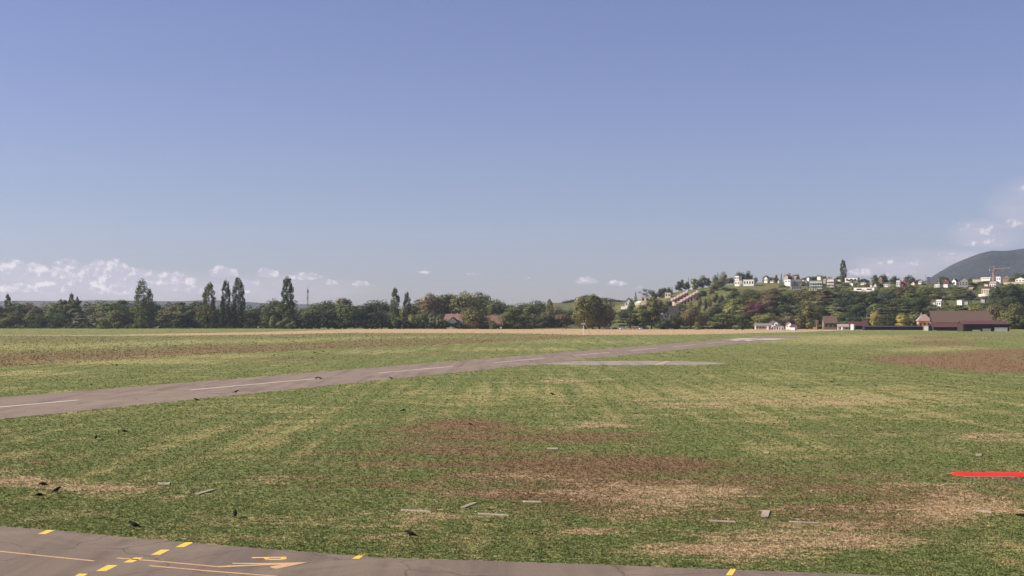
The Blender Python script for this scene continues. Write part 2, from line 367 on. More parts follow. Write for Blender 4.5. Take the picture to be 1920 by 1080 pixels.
# runway frame: direction and a point on the centre line
RD = Vector((math.sin(R(18.9)), math.cos(R(18.9)), 0)); RN = Vector((RD.y, -RD.x, 0))
RP = gp(590, 710.2)             # far end of a centre-line stripe
def rw(s, t): return RP + RD * s + RN * t
RW_END = 445
asph = asphaltmat('runway_asphalt', (0.232, 0.182, 0.142), 1)
def poly_sheet(name, pts, z, mat, **kw): return sheet(name, [(p.x, p.y) for p in pts], z, mat, px=False, **kw)
poly_sheet('runway', [rw(-260, -10), rw(RW_END, -10), rw(RW_END, 10), rw(-260, 10)], 0.004, asph)
white = paintmat('white_runway_paint', (0.66, 0.61, 0.56), 0.56)
for k in range(-4, 7):
    o = poly_sheet('runway_stripe', [rw(50 * k - 30, -.22), rw(50 * k, -.22), rw(50 * k, .22), rw(50 * k - 30, .22)], 0.008, white)
for i in range(6):
    for s in (-1, 1):
        c = s * (1.6 + i * 1.35)
        poly_sheet('threshold_bar', [rw(352, c - .45), rw(382, c - .45), rw(382, c + .45), rw(352, c + .45)], 0.008, white)
poly_sheet('threshold_number', [rw(330, -3.6), rw(342, -3.6), rw(342, -1), rw(330, -1)], 0.008, white)
poly_sheet('threshold_number', [rw(330, 1), rw(342, 1), rw(342, 3.6), rw(330, 3.6)], 0.008, white)
poly_sheet('threshold_line', [rw(386, -9.6), rw(389, -9.6), rw(389, 9.6), rw(386, 9.6)], 0.008, white)
slab_pale = asphaltmat('pale_taxiway_concrete', (0.30, 0.265, 0.22))
sheet('taxiway_spur', [(985, 684), (1040, 680.0), (1080, 677.2), (1180, 677.0), (1270, 677.4), (1330, 679), (1366, 682), (1300, 684), (1180, 685), (1080, 684.2), (1020, 683)], 0.0045 + .002, slab_pale)
yellow = paintmat('yellow_taxiway_paint', (0.78, 0.50, 0.08), 0.62)
yold = paintmat('worn_yellow_paint', (0.62, 0.38, 0.17), 0.55)
sheet('hold_line', [(1226, 683.8), (1233, 683.8), (1258, 677.4), (1250, 677.4)], 0.0105, yold)
taxi = asphaltmat('taxiway_asphalt', (0.185, 0.146, 0.114))
EDGE = [(-500, 935), (-200, 964), (0, 987), (120, 996), (250, 1009), (400, 1021), (520, 1031), (640, 1040), (700, 1045.5), (900, 1051), (1100, 1058), (1300, 1066), (1500, 1073), (1700, 1080), (2100, 1096), (2500, 1120)]
bot = [Vector((60, 22, 0)), Vector((-60, 22, 0))]
E3 = [gp(*p) for p in EDGE]
rnd = random.Random(4)
Ej = []
for a, b in zip(E3, E3[1:]):
    n = max(1, int((b - a).length / 0.5))
    for i in range(n):
        p = a.lerp(b, i / n); Ej.append(Vector((p.x, p.y + rnd.uniform(-.06, .06), 0)))
poly_sheet('taxiway', Ej + bot, 0.004, taxi)
def mark(name, pts, mat=yellow): return sheet(name, pts, 0.008, mat)
mark('holding_dash', [(71, 1001.5), (88, 994), (103, 994), (86, 1001.5)])
mark('holding_dash', [(329, 1026), (348, 1017), (364, 1017), (345, 1026)])
mark('holding_dash', [(283, 1040.5), (302, 1031), (319, 1031), (300, 1040.5)])
mark('holding_dash', [(231, 1055), (252, 1045.8), (269, 1045.8), (248, 1055)])
mark('holding_dash', [(180, 1071), (202, 1060), (221, 1060), (199, 1071)])
mark('holding_dash', [(128, 1088), (148, 1076), (165, 1076), (146, 1088)])
mark('holding_dash', [(660, 1048), (676, 1038.5), (688, 1038.5), (673, 1048)])
mark('holding_dash', [(1361, 1079), (1370, 1066.5), (1381, 1066.5), (1373, 1079)])
def line(name, pts, w, mat=yellow):
    P = [gp(*p) for p in pts]; L = []; Rr = []
    for i, p in enumerate(P):
        a = P[max(0, i - 1)]; b = P[min(len(P) - 1, i + 1)]; d = (b - a).normalized(); nn = Vector((-d.y, d.x, 0)) * w / 2
        L.append(p + nn); Rr.append(p - nn)
    k = len(P)
    o = meshobj(name, [(q.x, q.y, 0.008) for q in L + Rr], [(i, i + 1, k + i + 1, k + i) for i in range(k - 1)], mat)
    if o.data.polygons[0].normal.z < 0: o.data.flip_normals()
    o['kind'] = 'structure'; return o
line('guide_line', [(-120, 1022), (0, 1034), (80, 1042.5), (176, 1052)], 0.13, yold)
line('guide_line', [(219, 1046.5), (300, 1053), (415, 1063.5)], 0.13, yold)
line('guide_line', [(280, 1061), (400, 1071.5), (520, 1081)], 0.13, yold)
sheet('painted_arrow', [(408, 1062.2), (430, 1060.6), (497, 1058.6), (436, 1057.9), (436, 1056), (500, 1056.2), (577, 1054.6), (519, 1067), (510, 1066), (506, 1062.7), (528, 1059.3), (500, 1060.2), (430, 1063.5), (415, 1064)], 0.010, yold)
mark('painted_letter', [(472, 1045.2), (537, 1044.4), (537, 1045.9), (496, 1046.4), (472, 1047)])
mark('painted_letter', [(494, 1046.6), (504, 1046.6), (504, 1049.4), (498, 1049.4)])
mark('painted_letter', [(504.2, 1048.2), (526, 1048.2), (526, 1050), (504.2, 1050)])
mark('painted_letter', [(526.2, 1046.2), (537, 1046.2), (537, 1048.6), (526.2, 1049.9)])

# ------------------------------------------------------------------ grass tufts standing in the field (uncountable: one object)
def on_paving(x, y):
    px, py = topx(x, y)
    e = np.interp(px, [p[0] for p in EDGE], [p[1] for p in EDGE])
    tx = py > e - 0.3
    dx, dy = x - RP.x, y - RP.y
    s = dx * RD.x + dy * RD.y; t = dx * RN.x + dy * RN.y
    rwy = (np.abs(t) < 10.0) & (s > -260) & (s < RW_END)
    sp = (px > 1040) & (px < 1362) & (py > 677) & (py < 684)
    return tx | rwy | sp
def build_tufts():
    g = np.random.default_rng(7); N = 330000
    py = 597 + 4.2 + (1095 - 601.2) * g.random(N) ** 0.93
    Y = CAMZ * F / (py - 597); X = (g.random(N) * 2 - 1) * 0.47 * Y
    keep = ~on_paving(X, Y); X = X[keep]; Y = Y[keep]; N = len(X)
    px, py = topx(X, Y)
    lo, dk = lerp_tab(LO, px), lerp_tab(DK, px)
    mead = (py > lo) & (py < dk) & (px < 1290)
    near = np.clip(1 - (Y - 50) / 60, 0, 1)
    s = 0.075 * (Y / 60) ** 0.75 * g.uniform(0.5, 1.35, N)
    h = 0.05 * (Y / 60) ** 0.45 * g.uniform(0.4, 1.35, N) * np.where(mead, 2.0, 1.0)
    tall = (g.random(N) < 0.03); h = np.where(tall, h * 1.9, h)
    K = 3
    ang = g.random((N, K)) * 2 * PI
    base = np.stack([X, Y, np.zeros(N)], -1)[:, None, :] + np.stack([np.cos(ang), np.sin(ang), np.zeros((N, K))], -1) * (s * .35)[:, None, None]
    a2 = ang + PI / 2 + g.uniform(-.6, .6, (N, K))
    wv = np.stack([np.cos(a2), np.sin(a2), np.zeros((N, K))], -1) * (s * .42)[:, None, None]
    lean = np.stack([np.cos(ang), np.sin(ang), np.zeros((N, K))], -1) * (s * g.uniform(.2, 1.0, N))[:, None, None]
    tip = base + lean + np.array([0, 0, 1]) * (h[:, None] * g.uniform(.6, 1.1, (N, K)))[:, :, None]
    co = np.stack([base - wv, base + wv, tip], 2).reshape(-1, 3).astype(np.float32)
    nf = N * K
    me = bpy.data.meshes.new('grass_tufts'); me.vertices.add(nf * 3); me.vertices.foreach_set('co', co.ravel())
    me.loops.add(nf * 3); me.loops.foreach_set('vertex_index', np.arange(nf * 3, dtype=np.int32))
    me.polygons.add(nf); me.polygons.foreach_set('loop_start', np.arange(0, nf * 3, 3, dtype=np.int32))
    me.update(calc_edges=True)
    set_zone(me, co.astype(float)); me.materials.append(grassmat('tuft_grass', True))
    o = bpy.data.objects.new('grass', me); COL.objects.link(o)
    tag(o, 'short patchy green and dry grass covering the airfield', 'grass', None, 'stuff')
build_tufts()

# ------------------------------------------------------------------ hills
RIDGE = [(1000, 597), (1080, 592), (1130, 583), (1160, 572), (1200, 561), (1240, 553), (1270, 547), (1300, 542), (1340, 537), (1370, 533), (1420, 530), (1480, 529), (1600, 529), (1700, 531), (1800, 534), (1920, 532), (2150, 526), (2500, 530), (2900, 560)]
DR = 1500.0
def hill(X, Y):
    X = np.asarray(X, float); Y = np.asarray(Y, float)
    px = 960 + F * X / np.maximum(Y, 10)
    zr = CAMZ + (597 - lerp_tab(RIDGE, px)) / F * DR
    zr = np.where(px < 1010, 0, np.maximum(zr - np.clip((1060 - px) / 50, 0, 1) * 8, 0))
    db = 1035.0
    t = np.clip((Y - db) / (DR - db), 0, 1)
    prof = t ** 1.08
    back = np.clip((Y - DR) / 900, 0, 1)
    return zr * prof * (1 + 0.06 * back) * np.clip((2900 - Y) / 500, 0, 1) - 1.0 * (t <= 0)
def hz(X, Y): return float(max(hill(X, Y), 0.0))
def march(px, py, y0=900, y1=2300):
    x, y, w = ray(px, py)
    for Y in np.arange(y0, y1, 3.0):
        t = Y / y; X = x * t; Z = CAMZ + w * t
        if Z <= hz(X, Y): return float(Y)
    return None
def gridmesh(name, xs, ys, fn, mat, label=None):
    Xg, Yg = np.meshgrid(xs, ys); Z = fn(Xg, Yg)
    co = np.stack([Xg, Yg, Z], -1).reshape(-1, 3); n = len(xs); k = len(ys)
    idx = np.arange(n * k).reshape(k, n)
    q = np.stack([idx[:-1, :-1], idx[:-1, 1:], idx[1:, 1:], idx[1:, :-1]], -1).reshape(-1, 4)
    me = bpy.data.meshes.new(name); me.from_pydata(co.tolist(), [], q.tolist()); me.update(); me.materials.append(mat)
    me.polygons.foreach_set('use_smooth', [True] * len(me.polygons))
    o = bpy.data.objects.new(name, me); COL.objects.link(o); o['kind'] = 'structure'
    return o
def hillmat(name, c1, c2, c3, rows=True, s=0.02):
    m = bpy.data.materials.new(name); m.use_nodes = True; w = NT(m.node_tree)
    b = w.n['Principled BSDF']; g = w.node('ShaderNodeNewGeometry'); P = g.outputs['Position']
    n = w.noise(P, s, 5, 0.65); n2 = w.noise(P, s * 8, 4, 0.7)
    c = w.mix(w.ss(n, .38, .62), c1, c2); c = w.mix(w.m('MULTIPLY', w.ss(n2, .45, .7), .6), c, c3)
    if rows:
        wv = w.node('ShaderNodeTexWave', wave_type='BANDS', bands_direction='X')
        w.put(wv.inputs['Vector'], w.map(P, (1, 1, 1), (0, 0, R(50)))); wv.inputs['Scale'].default_value = 0.11; wv.inputs['Distortion'].default_value = 0.5
        c = w.mix(w.m('MULTIPLY', wv.outputs[1], .35), c, (0.05, 0.07, 0.025))
    w.put(b.inputs['Base Color'], c); b.inputs['Roughness'].default_value = 1.0; b.inputs['Specular IOR Level'].default_value = 0.0
    bp = w.node('ShaderNodeBump'); bp.inputs['Strength'].default_value = 1.0; bp.inputs['Distance'].default_value = 1.2 if rows else 14
    w.put(bp.inputs['Height'], n2); w.put(b.inputs['Normal'], bp.outputs[0])
    return m
gridmesh('hillside', np.arange(-20, 1900, 12.0), np.arange(1000, 2950, 12.0), hill,
         hillmat('hillside_grass', (0.13, 0.145, 0.058), (0.18, 0.165, 0.08), (0.075, 0.095, 0.04)))
# the wooded mountain behind the village
MTN = [(1500, 590), (1690, 545), (1740, 524), (1760, 511), (1785, 497), (1815, 485), (1840, 476), (1862, 472), (1885, 472), (1905, 470), (1930, 466), (2000, 452), (2100, 440), (2300, 450), (2600, 500)]
def mtn(X, Y):
    px = 960 + F * X / Y
    D0 = 6400.0
    zr = CAMZ + (597 - lerp_tab(MTN, px)) / F * D0
    t = np.clip((Y - 4300) / (D0 - 4300), 0, 1); b = np.clip(1 - (Y - D0) / 2000, 0, 1)
    gx = np.sin(X / 130 + Y / 310) * np.sin(Y / 170 + 1) + .6 * np.sin(X / 57 + 2) * np.cos(Y / 71) + .4 * np.sin(X / 23) * np.cos(Y / 31)
    return np.maximum(zr, 0) * np.sin(t * PI / 2) ** 1.2 * b + gx * 7 * t * b * (1 - t * .8) + gx * 1.2 * t - 3
gridmesh('mountain', np.arange(1200, 4700, 26.0), np.arange(4250, 8200, 34.0), mtn,
         hillmat('mountain_forest', (0.032, 0.040, 0.040), (0.05, 0.056, 0.048), (0.016, 0.022, 0.024), False, 0.004))
FARH = [(-500, 580), (-200, 566), (0, 564.5), (60, 564), (110, 563), (170, 562), (230, 564), (300, 563.5), (350, 563), (380, 562.2), (420, 564), (470, 566), (520, 568), (640, 572), (760, 580), (900, 592)]
def farh(X, Y):
    px = 960 + F * X / Y; D0 = 7600.0
    zr = CAMZ + (597 - lerp_tab(FARH, px)) / F * D0
    t = np.clip(1 - np.abs(Y - D0) / 900, 0, 1)
    return zr * np.sin(t * PI / 2) + 3 * np.sin(X / 90) * t - 2
gridmesh('far_hills', np.arange(-5200, 100, 45.0), np.arange(6650, 8600, 75.0), farh,
         hillmat('far_hill_forest', (0.045, 0.06, 0.035), (0.09, 0.09, 0.05), (0.03, 0.04, 0.025), False, 0.004))
MIDH = [(900, 597), (960, 584), (1000, 576), (1035, 567), (1060, 565), (1080, 561), (1110, 556), (1150, 561), (1200, 562), (1260, 566), (1350, 575), (1500, 590)]
def midh(X, Y):
    px = 960 + F * X / Y; D0 = 2500.0
    zr = CAMZ + (597 - lerp_tab(MIDH, px)) / F * D0
    t = np.clip((Y - 1750) / (D0 - 1750), 0, 1) * np.clip(1 - (Y - D0) / 600, 0, 1)
    return zr * t + 1.2 * np.sin(X / 31) * t - 2
gridmesh('vineyard_hill', np.arange(-80, 560, 14.0), np.arange(1720, 3100, 20.0), midh,
         hillmat('vineyard', (0.10, 0.115, 0.05), (0.13, 0.12, 0.055), (0.05, 0.07, 0.03)))
def midz(X, Y): return float(max(midh(X, Y), 0))

# ------------------------------------------------------------------ trees: each kind is built once (trunk + crown), then copied with its parts
LEAF = leafmat(); BARK = pmat('bark', (0.10, 0.075, 0.055), 0.95, 0.3, 2.0)
def leaves(g, centres, radii, per, size, elong=1.0, crownc=None, out=0.6, up=0.0, shell=0.55):
    V = []; var = []
    for c, r in zip(centres, radii):
        n = max(8, int(per * (r / np.mean(radii)) ** 2))
        d = g.normal(size=(n, 3)); d /= np.linalg.norm(d, axis=1)[:, None]
        rad = r * (shell + (1 - shell) * g.random(n) ** 0.6) * g.uniform(.85, 1.12, n)
        p = np.asarray(c) + d * rad[:, None] * np.array([1, 1, elong])
        nn = d * out + g.normal(size=(n, 3)) * 0.28 + np.array([0, 0, up])
        if crownc is not None:
            q = p - np.asarray(crownc); nn += 0.45 * q / np.maximum(np.linalg.norm(q, axis=1)[:, None], .1)
        nn /= np.linalg.norm(nn, axis=1)[:, None]
        t = np.cross(nn, g.normal(size=(n, 3))); t /= np.maximum(np.linalg.norm(t, axis=1)[:, None], 1e-4)
        b = np.cross(nn, t); s = size * g.uniform(.6, 1.3, n)[:, None]
        quad = np.stack([p - t * s, p - b * s * .7, p + t * s, p + b * s * .7], 1)
        V.append(quad); var.append(np.clip(g.normal(0.5, .22, n) + g.normal(0, .12), 0, 1))
    return np.concatenate(V), np.concatenate(var)
def leafmesh(name, V, var):
    n = len(V); co = V.reshape(-1, 3).astype(np.float32)
    me = bpy.data.meshes.new(name); me.vertices.add(n * 4); me.vertices.foreach_set('co', co.ravel())
    me.loops.add(n * 4); me.loops.foreach_set('vertex_index', np.arange(n * 4, dtype=np.int32))
    me.polygons.add(n); me.polygons.foreach_set('loop_start', np.arange(0, n * 4, 4, dtype=np.int32)); me.update(calc_edges=True)
    a = me.attributes.new('leafvar', 'FLOAT', 'POINT'); a.data.foreach_set('value', np.repeat(var, 4).astype(np.float32))
    me.materials.append(LEAF); return me
def trunkmesh(name, H, r, limbs):
    b = MB(); p = Vector((0, 0, -0.6)); rr = r
    for k in range(4):
        q = Vector((math.sin(k * 1.7) * r * .5, math.cos(k * 2.1) * r * .5, (k + 1) * H / 4)); b.tube(p, q, rr, rr * .78, 7, True); p = q; rr *= .78
    for c in limbs:
        c = Vector(c); z0 = min(H * .95, max(H * .35, c.z * .5)); m = Vector((c.x * .35, c.y * .35, z0 + (c.z - z0) * .5))
        b.tube((0, 0, z0), m, r * .45, r * .3, 5); b.tube(m, c, r * .3, r * .1, 5)
    me = bpy.data.meshes.new(name); me.from_pydata(b.v, [], b.f); me.update(); me.materials.append(BARK); return me
PROTO = {}
def addproto(key, H, W, V, var, th, tr, limbs):
    nm = {'b': 'broadleaf', 'p': 'poplar', 'c': 'conifer', 'k': 'cedar', 's': 'shrub', 'w': 'loose'}[key[0]]
    q = V.reshape(-1, 3); W = float(np.percentile(q[:, 0], 98.5) - np.percentile(q[:, 0], 1.5)); H = float(np.percentile(q[:, 2], 99.8))
    PROTO[key] = (H, W, leafmesh(nm + '_crown', V, var), trunkmesh(nm + '_trunk', th, tr, limbs))
def broad(key, H, W, low, seed, nc=26, per=150, size=.36, top=1.0, gaps=0.0, cr=(.17, .27)):
    g = np.random.default_rng(seed); C = []; Rr = []
    cz = H * (low + 1) / 2; rz = H * (1 - low) / 2
    while len(C) < nc:
        d = g.normal(size=3); d /= np.linalg.norm(d); k = g.uniform(.45, .82)
        r = W * g.uniform(*cr) * .9
        w = W / 2 * (1 - .25 * max(0, d[2]) * top)
        c = np.array([d[0] * (w - r * .55) * k * 1.25, d[1] * (w - r * .55) * k * 1.25, cz + d[2] * (rz - r * .5) * k * 1.2])
        C.append(c); Rr.append(r)
    V, var = leaves(g, C, Rr, per, size, .85, (0, 0, cz), .8, .12)
    addproto(key, H, W, V, var, H * .6, W * .028, [c * .9 for c in C[:8]])
broad('b0', 16, 13, -.06, 1); broad('b1', 16, 11, -.08, 2, 24); broad('b2', 16, 15, -.02, 3, 30); broad('b3', 16, 9, -.06, 4, 22, 140)
broad('b4', 16, 14, -.12, 5, 34, 130); broad('b5', 16, 12, -.05, 6, 20, 190, .36, 1.4)
broad('w0', 16, 13, .12, 7, 20, 75, .30, .6, cr=(.11, .19)); broad('w1', 16, 10, .1, 8, 18, 80, .30, .6, cr=(.11, .19))
broad('s0', 5, 6, -.1, 9, 14, 130, .20); broad('s1', 5, 4.4, -.05, 10, 12, 120, .2)
broad('g0', 30, 36, .02, 11, 60, 150, .5, .9, cr=(.11, .18)) if False else None
def poplar(key, H, W, seed, n=130, per=46, fork=False, size=.40):
    g = np.random.default_rng(seed); C = []; Rr = []
    for i in range(n):
        t = (i + .5) / n
        hw = min(1.0, .62 + t * 2.2) if t < .3 else (1.0 if t < .5 else (1 - ((t - .5) / .5) ** 3.2 * .62))
        a = g.random() * 2 * PI; r = W * (.10 + .05 * g.random()) * (1.05 - .25 * t)
        k = g.uniform(.45, 1.0) ** .7 * max(0.1, W / 2 * hw - r * .7)
        x, y = math.cos(a) * k, math.sin(a) * k; z = H * (.0 + .95 * t) + (r if t < .1 else 0)
        if fork:
            if i % 5 in (1, 3): x = x * .60 + W * .20; z = z * .80
            else: x = x * .78 - W * .09
        C.append(np.array([x, y, z])); Rr.append(max(r, .6))
    V, var = leaves(g, C, Rr, per, size, 1.9, None, .8, .1)
    addproto(key, H, W, V, var, H * .8, W * .03, [])
poplar('p0', 34, 9.5, 21); poplar('p1', 34, 9, 22); poplar('p2', 36, 14, 23, 190, 46, True); poplar('p3', 34, 11, 24, 150)
def conifer(key, H, W, seed, n=60, per=36):
    g = np.random.default_rng(seed); C = []; Rr = []
    for i in range(n):
        t = i / n; k = (W / 2) * (1 - t) ** .85 * g.uniform(.5, 1); a = i * 2.4
        C.append(np.array([math.cos(a) * k, math.sin(a) * k, H * (.06 + .9 * t) - k * .15])); Rr.append(max(.35, W * .13 * (1 - t * .75)))
    V, var = leaves(g, C, Rr, per, .26, .7, None, .6, .35)
    addproto(key, H, W, V, var, H * .9, W * .035, [])
conifer('c0', 16, 7, 31); conifer('c1', 16, 5, 32)
def cedar(key, seed):
    g = np.random.default_rng(seed); C = []; Rr = []
    for lay in range(7):
        z = 3 + lay * 1.9; w = 8.5 * (1 - (lay / 7.6) ** 1.8)
        for j in range(9 - lay):
            a = j * 2 * PI / (9 - lay) + lay; k = w * g.uniform(.5, .9)
            C.append(np.array([math.cos(a) * k, math.sin(a) * k, z + g.normal() * .25])); Rr.append(2.1 + g.random())
    V, var = leaves(g, C, Rr, 95, .30, .30, None, .5, .6)
    addproto(key, 16, 19, V, var, 14, .5, [c for c in C[:14:2]])
cedar('k0', 41)

LEAFGAIN = 1.65
PAL = {'dark green': (0.046, 0.058, 0.022), 'olive': (0.088, 0.088, 0.032), 'russet brown': (0.100, 0.076, 0.042), 'mid green': (0.066, 0.082, 0.026),
       'light green': (0.125, 0.135, 0.048), 'blue-green': (0.044, 0.062, 0.034), 'dark copper red': (0.085, 0.034, 0.034), 'golden yellow': (0.20, 0.17, 0.055),
       'grey-green': (0.094, 0.100, 0.056), 'brownish olive': (0.090, 0.080, 0.036)}
TYPE = {'b': ('broadleaf_tree', 'tree'), 'w': ('broadleaf_tree', 'tree'), 'p': ('poplar_tree', 'poplar'), 'c': ('conifer_tree', 'conifer'), 'k': ('cedar_tree', 'cedar'), 's': ('shrub', 'shrub')}
trnd = random.Random(12)
NTREES = 0
def tree(key, X, Y, Z, H, W, colour, label, group=None):
    global NTREES
    NTREES += 1
    pH, pW, cm, tm = PROTO[key]
    nm, cat = TYPE[key[0]]
    e = empty(nm, (X, Y, Z), trnd.uniform(-PI, PI) if key not in ('p2',) else 0.0, label, cat, group)
    e.scale = (W / pW, W / pW, H / pH)
    t = bpy.data.objects.new('trunk', tm); COL.objects.link(t); t.parent = e
    c = bpy.data.objects.new('crown' if key[0] != 's' else 'foliage', cm); COL.objects.link(c); c.parent = e
    j = trnd.uniform(.86, 1.14); col = PAL[colour] if isinstance(colour, str) else colour
    j *= LEAFGAIN
    c.color = (col[0] * j * trnd.uniform(.93, 1.07), col[1] * j, col[2] * j * trnd.uniform(.9, 1.1), 1)
    return e
def ptree(key, px, ytop, Y, wpx, colour, label, fn=hz, group=None):
    p = at(px, ytop, Y); Z = fn(p.x, Y) if fn else 0.0
    return tree(key, p.x, Y, Z - .1, max(1.5, p.z - Z), wpx * Y / F, colour, label, group)
# trees with a face of their own
PG = 'tall poplars along the tree line'
ptree('p2', 270, 524, 1085, 33, 'mid green', 'wide forked poplar with two tips, tallest tree of the left tree line', group=PG)
ptree('p0', 392, 530, 1090, 23, 'olive', 'tapering poplar standing alone left of the twin poplars', group=PG)
ptree('p1', 424, 526, 1090, 17, 'dark green', 'slim dark poplar, left one of the close pair', group=PG)
ptree('p3', 447, 521, 1090, 22, 'dark green', 'fuller dark poplar, right one of the close pair', group=PG)
ptree('p0', 539, 520, 1085, 25, 'dark green', 'tall dense poplar rising over the left end of the hedge', group=PG)
ptree('p1', 741, 540, 1120, 16, 'mid green', 'narrow poplar, left one of two small poplars behind the hedge', group=PG)
ptree('p0', 763, 547, 1120, 14, 'olive', 'narrow poplar, right one of two small poplars behind the hedge', group=PG)
ptree('p1', 15, 551, 1240, 12, 'dark green', 'dark poplar tip at the far left of the tree line', group=PG)
ptree('p0', 134, 550, 1230, 12, 'dark green', 'dark poplar tip above the trees left of the forked poplar', group=PG)
ptree('p1', 145, 556, 1230, 8, 'dark green', 'thin dark spire just right of a poplar tip, left tree line', group=PG)
ptree('p3', 1581, 487, 1530, 11, 'dark green', 'dark columnar poplar standing alone on the hilltop skyline', group=None)
ptree('p0', 1632, 574, 1045, 15, 'grey-green', 'pale grey-green columnar poplar behind the long dark wall')
ptree('p1', 1031, 561, 1100, 13, 'light green', 'pale green column-shaped poplar left of the great willow')
ptree('s0', 193, 595, 1050, 30, 'light green', 'pale round willow shrub at field edge left of forked poplar')
ptree('s1', 222, 602, 1050, 20, 'olive', 'low olive shrub between pale willow shrub and forked poplar')
ptree('s1', 256, 606, 1046, 16, 'light green', 'small pale bush at the foot of the forked poplar')
ptree('s1', 514, 590, 1052, 18, 'light green', 'pale yellowish shrub at the left foot of the tall dense poplar')
ptree('s0', 534, 596, 1052, 22, 'grey-green', 'grey-green shrub at the right foot of the tall dense poplar')
ptree('s0', 549, 602, 1046, 16, 'light green', 'light green bush at the left end of the long hedge')
ptree('b4', 891, 576, 1030, 46, 'olive', 'round olive tree between the red-roofed farmhouse and the long barn roof')
ptree('b0', 962, 579, 1030, 46, 'mid green', 'round green tree just right of the long barn roof')
ptree('s0', 923, 600, 1020, 14, 'mid green', 'small green tree in front of the long barn roof')
ptree('s0', 775, 590, 1060, 24, 'light green', 'pale green shrub standing over the hedge left of the farmhouse')
ptree('s1', 745, 594, 1060, 20, 'light green', 'light green shrub over the hedge below the narrow poplars')
ptree('s0', 812, 584, 1060, 22, 'grey-green', 'grey-green bush just left of the red-roofed farmhouse')
ptree('s0', 825, 591, 1052, 20, 'olive', 'olive bush touching the left eave of the red-roofed farmhouse')
ptree('b4', 1098, 556, 1010, 46, 'olive', 'left half of the great willow behind the windsock, sunlight put into its leaf colour')  # sunlit side of the willow, its light put into the leaf colour
ptree('b4', 1124, 554, 1015, 52, 'brownish olive', 'right half of the great willow behind the windsock, shade put into its leaf colour')  # side turned from the sun, its shade put into the leaf colour
ptree('b5', 1111, 552, 1012, 30, 'mid green', 'topmost middle crown of the great willow behind the windsock')
ptree('k0', 1182, 577, 1020, 42, 'blue-green', 'dark spreading cedar with flat layers right of the great willow')
ptree('b1', 1222, 557, 1020, 46, 'olive', 'tall olive tree left of the pyramid-roofed house')
ptree('b3', 1204, 572, 1012, 30, 'mid green', 'green tree between the dark cedar and tall olive tree')
ptree('b0', 1245, 596, 1000, 30, 'dark green', 'low dark tree below the pyramid-roofed house')
ptree('b2', 1295, 572, 1015, 42, 'brownish olive', 'broad brownish tree right of the pyramid-roofed house')
ptree('b0', 1269, 586, 1003, 22, 'dark green', 'low dark tree in front of the black-roofed barn on slope')
ptree('s1', 1259, 590, 1000, 16, 'grey-green', 'upright grey-green bush right of the pyramid-roofed house')
ptree('s0', 1308, 603, 965, 14, 'light green', 'round yellow-green bush alone on the pale field edge')
ptree('w1', 1332, 601, 975, 13, 'light green', 'small lollipop-shaped light green tree on the field edge')
ptree('c0', 1390, 596, 965, 20, 'dark green', 'dark cone-shaped conifer left of the low pinkish shed')
ptree('b2', 1415, 565, 1100, 36, 'dark copper red', 'dark copper-red beech in the wood above the white villa')
ptree('b1', 1512, 566, 985, 42, 'olive', 'big yellowish-olive tree right of the white villas')
ptree('b5', 1690, 589, 1010, 22, 'golden yellow', 'golden yellow tree behind the long dark wall')
ptree('c0', 1702, 586, 1020, 16, 'dark green', 'dark conifer between yellow tree and orange house')
ptree('k0', 1665, 584, 1025, 42, 'dark green', 'wide dark cedar between pale column poplar and yellow tree')
ptree('b2', 1640, 583, 1030, 14, 'golden yellow', 'yellowish tree just right of the pale column poplar')
ptree('b4', 1880, 531, 1010, 52, 'dark green', 'huge dark tree over the right end of the red-roofed shed') if False else None
